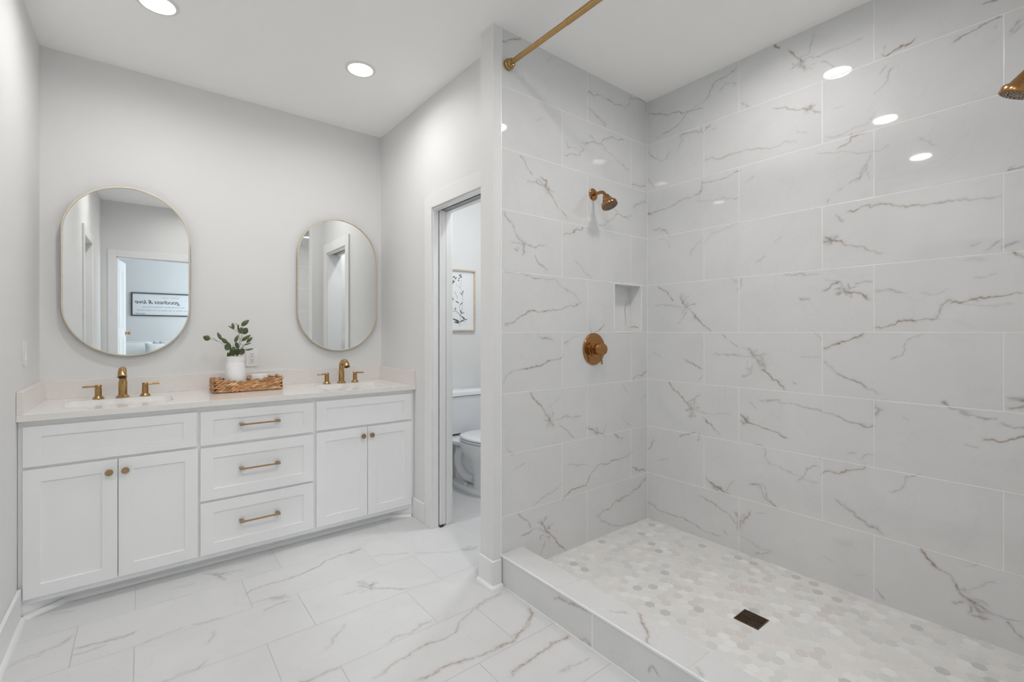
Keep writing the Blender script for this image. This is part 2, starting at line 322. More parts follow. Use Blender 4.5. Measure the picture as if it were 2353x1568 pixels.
# ---------------------------------------------------------------- traced data: marble veins per surface (type+strength, width mm, then points in mm), leaves, print
VEINS = {
'right': '''g55 4 4 2695 105 2663 204 2632 280 2596
b55 4 280 2596 343 2591 392 2583
g60 4 280 2596 234 2557 167 2526 80 2514
g40 4 280 2596 392 2619 435 2658 451 2691 482 2713 542 2722 572 2738 596 2752
g25 4 482 2664 532 2682 577 2673 572 2656
b90 7 784 2778 799 2761 816 2747
b70 6 862 2712 886 2678 921 2636 941 2622
b40 5 921 2636 890 2619 866 2613
g30 4 906 2656 952 2660 968 2704 983 2735
b50 5 933 2617 945 2577
g40 6 941 2640 1005 2627 1042 2634 1077 2632 1153 2625
g45 5 1005 2597 1027 2579 1049 2552
b30 3 606 2531 648 2489
b85 5 1240 2505 1252 2495 1286 2506 1316 2518 1345 2523 1365 2535
g40 5 1255 2544 1254 2525
g70 6 1562 2573 1576 2572 1600 2563
b60 9 234 2477 275 2479 331 2460 392 2450 392 2475
g40 3 245 2473 240 2443
g25 3 275 2463 245 2430 216 2386
g40 3 4 2462 41 2423 86 2381 137 2383 155 2399
b45 4 397 2290 451 2289 492 2272 572 2268 648 2259 694 2259 765 2238 816 2239 857 2245 898 2237
g50 4 397 2433 424 2459 445 2462
g30 3 461 2442 487 2441
b50 4 786 2427 866 2400 937 2378 964 2376 983 2343 1004 2330
b50 5 952 2368 971 2395
g30 3 910 2286 941 2260
g40 5 1227 2331 1255 2362 1268 2403 1283 2418
g30 4 1237 2413 1258 2434
g75 5 1476 2454 1482 2470 1507 2471 1532 2479 1557 2490 1604 2492
g40 7 1588 2450 1593 2458
g25 5 1012 2223 1077 2205 1126 2209 1185 2205 1211 2227 1227 2249
g30 5 1049 2336 1084 2326
g35 12 1637 2415 1655 2433 1676 2448
g30 6 1637 2396 1676 2428
b60 5 4 2037 54 2041 143 2042 210 2049 263 2064 320 2067 365 2083
g60 5 365 2083 392 2107 397 2142 461 2141 502 2150 552 2161 596 2164
g35 3 4 2269 54 2200
g30 3 365 2047 482 2026 596 1998
b55 5 1070 2150 1105 2159 1129 2180 1185 2181
g25 5 983 2143 1070 2125 1153 2096 1214 2089
g45 11 1153 1956 1166 2000 1192 2025
g45 6 1115 1945 1153 1956 1192 2009 1211 2074
g30 6 1192 1993 1202 1943
g35 12 1070 1927 1084 1932
g40 8 1023 1883 1034 1892
g20 4 629 2079 680 2103
g20 4 1218 2092 1249 2090 1280 2103
g25 3 1373 2095 1396 2081 1423 2068
g40 6 1643 1887 1657 1893
g60 6 1637 1876 1655 1878 1675 1872
g45 9 54 1926 92 1925 130 1902 161 1880
g30 3 92 1864 143 1828 161 1782
g30 4 303 1731 343 1798 370 1819
g25 9 397 1800 451 1847 532 1857 601 1866
g30 7 690 1633 721 1652 743 1673
g20 3 786 1726 824 1761
b55 5 1115 1820 1153 1819 1192 1829 1255 1825 1327 1805 1390 1800
g50 5 1390 1800 1450 1794 1507 1792 1557 1776 1628 1770
g40 5 1067 1810 1102 1781
b80 6 1016 1733 1038 1713 1056 1698 1098 1681
b50 5 1049 1699 1042 1683
b60 4 1098 1681 1153 1659 1211 1638 1255 1625
b40 4 1530 1616 1557 1620
g40 5 1578 1590 1604 1610 1628 1626
g45 12 1632 1599 1655 1602 1676 1602
b70 8 1657 1568 1675 1552
g65 5 92 1546 124 1516 167 1492 198 1457
g40 4 47 1426 155 1432 228 1429 269 1422
b75 6 245 1476 275 1427 343 1439
b50 4 257 1486 272 1443
b40 4 303 1483 263 1454
g60 9 280 1421 315 1388 337 1356
b80 5 331 1356 365 1325 392 1304 414 1283 432 1261
g35 4 280 1374 251 1348 222 1317
g40 4 557 1559 596 1527
g45 8 606 1493 625 1520 611 1535
g50 7 841 1560 882 1541 929 1539
g40 4 929 1539 983 1534
g30 4 1016 1509 1077 1483 1112 1448
g60 5 1009 1447 1034 1462 1049 1477 1074 1484
g50 6 1056 1448 1091 1458 1126 1435
b65 8 1126 1435 1159 1437 1211 1414
b50 4 1112 1481 1132 1455 1153 1465
g40 5 1146 1482 1211 1484
g40 6 914 1431 952 1416
b85 6 1221 1283 1255 1285 1292 1292 1310 1304 1345 1305 1373 1303 1407 1298 1423 1304
g50 7 1423 1304 1429 1325 1439 1354 1461 1374 1476 1377
b75 6 1471 1366 1497 1372 1522 1382 1547 1384 1581 1385 1618 1392 1676 1397
b50 9 1522 1382 1547 1373
g35 4 1221 1444 1274 1438 1327 1423
g20 4 1385 1411 1418 1399 1455 1417
g25 6 1502 1372 1522 1354 1581 1348 1650 1355
g25 4 1542 1467 1576 1474 1609 1487
g15 14 1512 1546 1581 1545
b70 4 257 1077 298 1069 343 1050 392 1033
g25 3 41 1112 118 1104
g25 3 387 996 348 957
g60 7 502 1233 527 1213
g65 5 557 1204 596 1164
g45 5 445 1116 562 1121 620 1123 676 1116
b75 6 657 1167 680 1121 739 1133
b50 4 694 1154 667 1139
g60 10 685 1117 721 1086 739 1068
b80 5 730 1058 774 1015 803 995 824 974 843 954
g35 4 625 1006 685 1042
g35 3 874 988 890 980
g40 4 964 1257 998 1223
g20 4 906 1139 998 1127
b90 7 1014 1168 1049 1186 1084 1212 1112 1224 1139 1233 1159 1241 1176 1257
g40 5 1274 1145 1310 1162 1322 1185 1325 1215 1339 1230 1373 1253
g30 6 1016 1105 1077 1055
g55 8 1077 1055 1126 1030 1172 1010 1218 985 1237 969
g70 14 1632 1004 1655 1000 1676 996
b70 9 1634 963 1676 973
b75 5 155 945 198 896 240 868 263 844 286 810 315 787
b50 5 315 787 263 770
b50 5 303 791 331 743 309 750
g45 6 320 793 387 776 430 777
g30 4 430 777 562 792
g35 5 365 892 331 857 292 837
g60 6 392 741 430 706 471 678 492 666
b80 7 604 809 629 785 648 774
b75 5 634 757 648 774 694 762 739 741 791 722 841 704
g50 5 708 896 756 893 799 902
b45 5 799 902 841 897 890 888 952 874 1012 873 1077 865
g60 6 1077 865 1126 852 1172 840 1211 845
g40 3 662 880 694 855
b50 4 1115 690 1143 694
g50 5 1163 665 1185 686 1211 702
g50 12 1219 916 1240 907 1221 877
g65 8 1450 951 1476 931 1502 923 1532 917
g50 5 1532 917 1576 917 1600 918
g40 5 1614 899 1641 890 1666 884
g35 6 1517 814 1542 805 1566 799
g30 5 1322 876 1345 868
b70 6 1571 831 1628 831 1650 848 1676 872
g55 4 4 486 34 520 54 569
g60 5 245 603 269 623 337 640
g40 4 365 639 359 597
g20 4 86 430 155 467
g35 5 685 638 730 629 756 583 778 551
g30 3 778 551 824 539 890 524 952 513 998 507
b80 12 419 385 471 363 512 354
g60 6 397 395 440 380 547 348
g40 4 522 352 547 402 577 439
g45 5 902 492 929 533 971 586
g25 3 971 586 1009 582
g40 5 994 638 1005 623
g40 5 667 432 721 437 756 382 799 339
b85 7 1014 554 1049 579 1077 587 1112 608 1153 621 1176 640
g40 6 1274 532 1310 553 1325 583 1322 613 1345 630 1373 644
b50 5 10 139 78 122 207 111 284 100
g50 5 284 100 358 90 442 85 496 87
b70 5 365 280 428 258 496 232 542 220 574 186 599 175
b50 9 660 263 636 212 605 171 612 142
g30 4 743 294 696 268
g40 5 660 429 702 434 743 378 793 339
g30 5 605 121 684 93 788 94
b50 4 696 48 765 80
g30 4 509 127 535 97
g45 8 1071 447 1134 412 1178 389 1228 359 1248 351
g20 3 1005 153 1053 133
g20 3 1143 116 1186 136
b90 8 1387 335 1408 310 1430 289
b60 5 1430 289 1461 269 1488 239
g70 10 1488 239 1508 206 1534 181
b80 8 1534 181 1553 172
g50 6 1553 172 1579 161 1621 151 1668 163
b50 8 1528 124 1553 123 1579 130
g40 5 1488 211 1541 238 1603 278
g40 5 1475 154 1515 168
b60 6 1624 139 1651 105 1674 87
g50 4 1211 72 1248 45
g20 5 1521 311 1553 342
b25 6 255 1403 260 1396 255 1372
g35 9 277 1413 272 1410 270 1399
g35 4 284 1436 291 1450 311 1449
b25 4 275 1420 268 1415 275 1392
g50 9 280 1384 274 1373 273 1369
g35 6 285 1468 285 1476 269 1493
b50 9 279 1436 286 1436 291 1445
g50 4 268 1442 256 1455 252 1469
g22 24 271 1421 283 1436
b35 6 720 1140 730 1140 732 1152
g25 4 653 1154 642 1169 626 1165
g25 9 718 1099 728 1095 738 1082
b35 9 680 1076 677 1051 650 1049
g35 6 649 1088 648 1072 646 1063
g25 4 683 1129 692 1135 686 1150
b35 9 705 1118 719 1117 729 1104
g25 9 674 1125 669 1155 664 1165
g22 24 676 1115 688 1130
b25 6 308 783 284 776 275 775
g35 9 310 809 308 819 281 831
g50 4 313 763 305 752 307 744
b50 6 301 769 287 773 280 768
g50 9 342 801 344 804 360 812
g35 9 300 754 306 751 307 735
b35 9 329 822 325 830 327 846
g35 4 297 758 297 753 289 738
g22 24 311 781 323 796
b25 4 945 2603 965 2604 984 2603
g25 9 945 2589 959 2584 965 2572
g50 6 930 2598 933 2589 931 2567
b50 4 924 2623 923 2610 919 2605
g35 4 921 2624 900 2613 896 2615
g25 4 901 2632 892 2629 878 2642
b50 9 922 2608 934 2604 935 2588
g50 6 921 2634 921 2645 920 2664
g22 24 921 2623 933 2638
b25 4 657 772 665 772 669 775
g50 4 631 768 631 757 629 749
g50 6 635 784 625 795 620 795
b25 9 623 788 619 790 611 794
g35 6 628 766 619 769 617 765
g25 4 645 775 652 773 653 773
b25 6 642 775 647 770 643 760
g50 9 640 783 645 792 646 802
g22 24 637 771 649 786
b50 6 1136 1420 1135 1415 1138 1407
g25 6 1111 1442 1118 1427 1116 1422
g35 9 1088 1437 1078 1432 1075 1427
b35 9 1088 1433 1084 1425 1063 1421
g50 6 1118 1438 1121 1439 1137 1431
g35 6 1091 1433 1073 1434 1067 1429
b25 4 1095 1443 1089 1446 1074 1457
g25 4 1110 1443 1125 1433 1119 1415
g22 24 1108 1442 1120 1457
b35 9 1542 162 1566 149 1579 155
g25 9 1544 170 1549 162 1572 148
g50 4 1550 194 1562 196 1570 191
b25 4 1543 178 1558 183 1581 179
g50 4 1530 164 1535 147 1519 129
g25 6 1532 213 1525 217 1519 235
b25 4 1513 185 1507 196 1505 205
g25 9 1551 152 1558 148 1567 124
g22 24 1530 171 1542 186
b25 9 626 194 637 193 639 188
g35 4 625 217 622 233 633 245
g35 9 591 229 578 244 570 250
b25 9 592 217 580 247 591 252
g35 9 601 194 604 198 613 202
g35 6 599 183 610 174 616 166
b25 9 606 194 612 202 622 201
g25 6 599 204 599 212 605 220
g22 24 595 182 607 197
b25 4 480 357 494 355 503 354
g50 4 473 352 477 339 469 336
g25 6 456 354 456 347 450 337
b25 4 469 367 466 371 454 386
g35 4 464 351 445 356 440 351
g25 4 485 368 494 365 507 375
b35 4 481 353 479 335 484 331
g25 4 490 371 501 380 504 379
g22 24 467 357 479 372
b25 9 955 2353 955 2352 948 2346
g35 6 965 2368 970 2369 973 2371
g50 6 946 2378 938 2387 940 2391
b35 6 976 2353 977 2349 979 2339
g50 9 958 2374 956 2378 959 2383
g35 4 960 2373 963 2376 972 2384
b25 9 974 2378 974 2381 982 2388
g35 6 965 2370 965 2370 977 2380
g22 24 956 2363 968 2378
b35 9 1055 1717 1060 1716 1069 1722
g25 6 1041 1707 1031 1708 1030 1716
g25 6 1036 1707 1033 1711 1030 1726
b50 4 1039 1709 1043 1714 1038 1724
g35 4 1039 1700 1032 1692 1026 1689
g35 9 1032 1707 1030 1706 1020 1704
b50 4 1046 1704 1051 1701 1063 1710
g50 9 1024 1707 1017 1708 1014 1714
g22 24 1038 1698 1050 1713''',
'wet': '''g60 5 1418 1841 1455 1806 1484 1776 1514 1739 1542 1719
b70 7 1542 1719 1560 1680 1545 1660
g40 4 1469 1704 1542 1719 1591 1715 1704 1720
g55 5 1623 1675 1663 1624 1718 1595
b60 5 1816 1928 1860 1885
b65 6 1833 1792 1896 1819 1990 1871
g40 5 1942 1650 2009 1617 2058 1581
g50 5 1418 1570 1499 1562 1576 1563 1671 1552
g30 7 1671 1552 1772 1528 1860 1489 1933 1442 1961 1423
b60 5 1423 1288 1469 1306 1545 1348 1607 1379 1704 1374 1807 1388 1915 1405 1961 1423
b60 4 2058 1300 2067 1260 2148 1281 2185 1302
g50 9 1655 1250 1704 1229 1764 1210
g50 4 1418 997 1433 1042 1469 1069 1545 1071 1639 1084 1738 1093
b65 4 1545 1071 1639 1084 1738 1093 1807 1096 1824 1121
g35 6 1842 1184 1915 1228 1990 1240
b60 5 2455 970 2526 987 2599 994
b70 5 1583 946 1615 905 1671 858 1713 817 1738 777
b70 8 1713 792 1738 777 1772 748
g40 4 1738 777 1860 782 1990 780
g30 4 1798 896 1764 874 1721 841
g50 6 1816 749 1878 696 1924 665
b75 10 2038 702 2107 673 2189 642
g40 3 2169 651 2210 708
g30 3 2340 742 2431 659
g35 4 2352 933 2408 864
g30 4 2575 850 2538 816
g30 6 1469 554 1529 578
g45 6 1631 338 1721 384 1816 427
b75 5 1833 350 1915 362 2018 367 2048 414
g60 6 2048 414 2107 450 2232 469
b60 5 2232 469 2363 475 2431 493
g25 3 1842 513 2028 475
g50 10 2274 630 2363 597
b75 10 2443 389 2526 352 2587 348
g30 4 1426 676 1462 642
b60 5 2169 193 2274 210 2408 220 2502 232 2599 301
g40 7 2107 167 2169 193
g40 7 2107 167 2210 100 2363 47 2502 33
g50 5 1514 312 1576 267 1615 227
g40 5 1529 191 1607 205 1696 191
b80 6 1680 247 1696 191 1738 146 1789 81 1851 38
g35 4 1680 137 1647 74
b70 5 1414 2720 1470 2748 1522 2772 1567 2783
g30 5 1527 2578 1544 2564
g60 5 2024 2637 2047 2663 2128 2666 2201 2669
b65 5 2201 2669 2288 2676 2353 2683
g35 4 2373 2676 2406 2703 2426 2752
b65 5 2426 2752 2502 2754 2559 2767 2609 2770
b60 8 2093 2545 2140 2527 2195 2498
g40 3 2030 2573 2093 2545
g50 5 1829 2238 1881 2265 1957 2280 1990 2315
g25 7 1844 2331 1860 2298 1935 2316
g40 5 1979 2346 2093 2387 2152 2382
g50 5 2152 2390 2201 2423 2288 2454 2360 2460
g40 5 2035 2399 2140 2383 2213 2353 2288 2322 2406 2282
b60 5 2440 2196 2502 2208 2602 2219
g55 5 1522 2169 1567 2134 1608 2095
g35 4 1581 2054 1660 2056 1703 2050
b70 6 1679 2096 1713 2074 1703 2043 1738 1999 1788 1942
g25 4 1622 2376 1679 2404
g20 8 1708 2713 1728 2749
g40 6 2481 2076 2530 2105 2602 2122
g50 5 2279 2007 2318 1984 2357 1982 2437 1969
b50 5 2120 1905 2192 1920 2254 1941 2311 1979
g30 5 2370 1976 2451 2013
g40 6 2464 2058 2506 2087 2599 2116
b25 9 1525 1740 1518 1755 1517 1758
g35 4 1527 1714 1518 1713 1512 1722
g35 9 1542 1697 1557 1682 1560 1668
b25 6 1521 1687 1510 1690 1499 1690
g50 6 1567 1717 1581 1721 1594 1722
g25 6 1514 1724 1504 1710 1491 1712
b25 6 1527 1735 1513 1737 1508 1756
g50 4 1518 1688 1514 1667 1488 1670
g22 24 1538 1707 1550 1722
b50 9 1755 799 1767 817 1764 827
g50 6 1722 776 1715 772 1718 751
g50 9 1727 787 1726 804 1720 808
b25 4 1724 800 1713 818 1694 813
g50 6 1733 800 1739 806 1733 820
g50 6 1731 770 1736 767 1734 756
b50 6 1715 795 1699 788 1690 790
g25 6 1732 789 1735 793 1736 805
g22 24 1726 778 1738 793
b50 4 1676 174 1659 161 1660 149
g35 4 1683 226 1665 235 1657 237
g50 6 1721 191 1728 192 1737 187
b50 4 1693 154 1707 149 1703 123
g50 4 1676 219 1668 232 1669 235
g25 9 1697 234 1714 249 1716 248
b50 6 1712 191 1721 203 1731 201
g25 6 1726 195 1733 200 1756 214
g22 24 1692 185 1704 200
b25 9 1723 2033 1718 2016 1731 2003
g25 9 1693 2056 1687 2060 1669 2082
g35 4 1668 2056 1664 2053 1644 2065
b35 6 1704 2046 1696 2025 1708 2015
g50 4 1707 2044 1718 2015 1714 2010
g50 6 1725 2042 1730 2029 1756 2032
b35 9 1725 2017 1738 2003 1747 2000
g25 6 1676 2071 1657 2079 1644 2064
g22 24 1699 2044 1711 2059
b35 4 2117 682 2120 686 2114 695
g35 4 2106 679 2100 681 2101 689
g35 6 2115 671 2115 673 2122 688
b25 6 2103 663 2106 654 2101 652
g50 9 2111 669 2115 668 2126 673
g50 6 2110 669 2116 671 2125 674
b25 4 2113 664 2120 662 2125 656
g50 4 2092 668 2088 667 2085 665
g22 24 2103 660 2115 675''',
'floor': '''g45 5 237 2896 299 2831 341 2828 426 2808
g40 5 272 2883 326 2794 338 2756
g20 4 98 2818 155 2801 195 2811
g50 4 394 2530 429 2556 503 2553 581 2557 652 2566 761 2608 792 2651 853 2656 990 2657
g35 4 377 2455 429 2439 498 2422 555 2395
g45 4 431 2341 484 2358 546 2358
g50 7 -211 2524 -161 2521 -116 2495 -56 2495 -18 2504
g35 5 -214 2474 -165 2470 -129 2469
g30 4 -124 2501 -95 2516 -26 2490
g40 4 2 2383 52 2390 134 2414
g40 5 167 2408 218 2399 270 2390
g40 5 -393 2558 -352 2584 -293 2590 -253 2604 -228 2641
g30 5 -400 2524 -356 2561 -304 2563
g40 5 191 2233 214 2261 239 2309
g40 5 45 2097 109 2104 160 2095 186 2131
g45 5 826 2282 859 2242 901 2194 933 2183 1019 2095
g40 5 847 2307 882 2237 913 2255
g20 5 741 2255 837 2246
g30 4 975 2136 1077 2082 1180 2072
g30 4 1006 2534 1112 2468 1189 2443
g30 4 1231 2409 1328 2333 1411 2285 1506 2229
g60 6 1437 2302 1459 2247 1528 2250
g25 5 563 1900 632 1968 670 2008
b30 6 756 1793 816 1812 873 1796 984 1812
b55 5 699 1635 743 1648 803 1650 843 1670 908 1672
b45 5 908 1672 968 1662 1023 1677 1074 1719 1134 1737 1204 1763
g30 8 655 1639 697 1629
b55 5 775 1517 838 1525 906 1519 962 1506 1031 1494 1096 1487 1180 1485
b50 4 1195 1770 1289 1768 1371 1773
b50 4 1190 1514 1246 1520 1302 1538 1381 1598
g40 6 1052 1324 1126 1344
b55 5 1126 1344 1187 1345 1241 1363 1295 1365 1359 1361
b50 4 438 1786 493 1776 575 1765
g20 5 1053 2747 1164 2722
g20 5 -327 2886 -248 2868
b55 5 1105 1487 1188 1490 1269 1538 1356 1581 1378 1606
b55 5 1070 1336 1125 1336 1220 1354 1283 1371 1375 1360
b40 6 1208 1219 1283 1211 1345 1200
g25 9 320 2819 313 2809 310 2803
g40 9 315 2841 303 2847 296 2852
g25 9 344 2811 347 2810 364 2792
g40 6 299 2832 296 2835 282 2842
g35 4 322 2817 327 2806 330 2802
g35 6 324 2826 337 2821 340 2822
g40 4 324 2798 330 2791 334 2787
g40 4 314 2803 325 2793 325 2780
g14 24 315 2818 327 2833
g40 9 885 2234 894 2230 898 2224
g25 9 895 2252 903 2258 908 2262
g35 6 880 2242 883 2238 895 2242
g25 6 854 2212 842 2217 824 2208
g35 6 873 2230 869 2224 858 2217
g25 6 855 2266 849 2280 838 2297
g35 4 897 2244 907 2239 921 2244
g35 9 866 2224 864 2207 875 2199
g14 24 869 2239 881 2254
g35 6 1450 2258 1441 2257 1435 2249
g40 9 1466 2258 1465 2251 1463 2243
g35 9 1488 2277 1492 2280 1507 2274
g25 6 1479 2286 1485 2293 1494 2294
g35 4 1484 2243 1485 2241 1489 2230
g35 4 1475 2266 1481 2268 1484 2263
g40 9 1467 2265 1461 2263 1454 2257
g40 9 1466 2275 1463 2279 1464 2285
g14 24 1467 2258 1479 2273
g35 6 517 2425 520 2425 532 2431
g25 6 523 2420 535 2412 541 2413
g35 6 517 2402 521 2400 521 2395
g35 6 491 2408 479 2411 475 2410
g25 6 494 2425 490 2430 486 2429
g40 4 510 2415 514 2412 517 2408
g40 9 509 2402 515 2401 519 2396
g40 9 501 2413 497 2413 494 2409
g14 24 502 2409 514 2424''',
'curbfront': '''g50 6 1455 103 1407 120 1355 120 1286 143
g50 7 1317 19 1256 14
g50 7 974 44 947 83 929 66''',
'curbtop': '''b60 6 1532 1132 1516 1099 1479 1058 1413 1005
g40 6 1455 1203 1499 1140
g40 5 1421 828 1408 794''',
}
LEAVES = [(0.314, 1.215, 0.279, 1.232, 0.0317, 0), (0.371, 1.211, 0.352, 1.257, 0.0179, 0.01), (0.402, 1.189, 0.369, 1.224, 0.0224, 0.0), (0.393, 1.148, 0.405, 1.189, 0.0391, -0.01), (0.42, 1.161, 0.406, 1.199, 0.0149, 0.01), (0.439, 1.273, 0.405, 1.296, 0.0089, 0.0), (0.433, 1.275, 0.43, 1.315, 0.0168, 0.01), (0.461, 1.259, 0.455, 1.304, 0.0097, -0.01), (0.475, 1.295, 0.517, 1.334, 0.0268, 0), (0.47, 1.248, 0.48, 1.289, 0.0298, 0.012), (0.486, 1.244, 0.503, 1.285, 0.0373, -0.008), (0.477, 1.203, 0.527, 1.241, 0.0209, 0.0), (0.504, 1.192, 0.539, 1.227, 0.0186, 0.012), (0.488, 1.177, 0.531, 1.191, 0.0075, 0.0), (0.492, 1.149, 0.54, 1.156, 0.0119, -0.01), (0.441, 1.196, 0.459, 1.241, 0.0194, 0), (0.458, 1.156, 0.449, 1.199, 0.0216, 0.008), (0.418, 1.115, 0.397, 1.13, 0.0298, -0.02), (0.434, 1.118, 0.437, 1.17, 0.041, 0.015), (0.466, 1.119, 0.486, 1.158, 0.0335, -0.005), (0.437, 1.114, 0.418, 1.152, 0.0354, -0.015), (0.453, 1.115, 0.453, 1.158, 0.0335, -0.02)]
STEMS = [[(0.45, 1.114), (0.466, 1.203), (0.462, 1.259), (0.463, 1.306)], [(0.466, 1.251), (0.455, 1.302), (0.442, 1.308), (0.434, 1.298)], [(0.47, 1.248), (0.437, 1.274)], [(0.437, 1.118), (0.418, 1.159), (0.377, 1.189), (0.352, 1.204), (0.314, 1.215)], [(0.352, 1.204), (0.333, 1.22), (0.312, 1.22)], [(0.444, 1.129), (0.431, 1.17), (0.444, 1.203)], [(0.457, 1.117), (0.486, 1.169), (0.463, 1.19)], [(0.46, 1.143), (0.48, 1.21), (0.489, 1.233)], [(0.47, 1.203), (0.478, 1.248), (0.486, 1.291)], [(0.437, 1.118), (0.486, 1.169), (0.504, 1.193)], [(0.457, 1.128), (0.489, 1.178)], [(0.457, 1.117), (0.493, 1.15)], [(0.421, 1.129), (0.402, 1.189)]]
STROKES = [([(2.169, 1.309), (2.177, 1.34), (2.184, 1.388), (2.195, 1.441), (2.202, 1.511), (2.205, 1.581), (2.197, 1.62), (2.184, 1.645), (2.19, 1.72)], 3), ([(2.184, 1.645), (2.133, 1.677)], 2), ([(2.184, 1.401), (2.177, 1.462), (2.172, 1.492), (2.21, 1.524)], 3), ([(2.184, 1.397), (2.154, 1.431), (2.121, 1.441), (2.083, 1.427)], 5), ([(2.126, 1.452), (2.083, 1.48)], 2), ([(2.177, 1.34), (2.226, 1.369), (2.252, 1.376)], 3)]
BLOBS = [(2.177, 1.349, 2.093, 1.378, 34), (2.174, 1.34, 2.111, 1.348, 34), (2.19, 1.401, 2.241, 1.363, 30), (2.179, 1.349, 2.221, 1.373, 24), (2.197, 1.419, 2.179, 1.456, 22), (2.195, 1.423, 2.226, 1.435, 16), (2.205, 1.581, 2.174, 1.611, 18), (2.204, 1.596, 2.211, 1.63, 18), (2.174, 1.495, 2.21, 1.524, 16), (2.169, 1.512, 2.126, 1.533, 20), (2.131, 1.448, 2.129, 1.478, 20), (2.108, 1.684, 2.091, 1.679, 30), (2.098, 1.688, 2.128, 1.705, 30), (2.103, 1.731, 2.128, 1.746, 28), (2.123, 1.72, 2.144, 1.738, 30), (2.106, 1.701, 2.111, 1.714, 22), (2.164, 1.753, 2.195, 1.765, 26), (2.174, 1.736, 2.2, 1.751, 30), (2.156, 1.711, 2.172, 1.712, 26), (2.161, 1.725, 2.174, 1.734, 20), (2.078, 1.545, 2.093, 1.567, 34), (2.078, 1.54, 2.116, 1.546, 34), (2.091, 1.55, 2.106, 1.563, 30), (2.093, 1.541, 2.098, 1.522, 30), (2.126, 1.61, 2.123, 1.599, 14), (2.132, 1.599, 2.134, 1.588, 14), (2.138, 1.582, 2.141, 1.574, 12), (2.146, 1.574, 2.15, 1.565, 12), (2.146, 1.554, 2.156, 1.558, 12), (2.236, 1.363, 2.254, 1.378, 16), (2.21, 1.356, 2.231, 1.352, 16)]

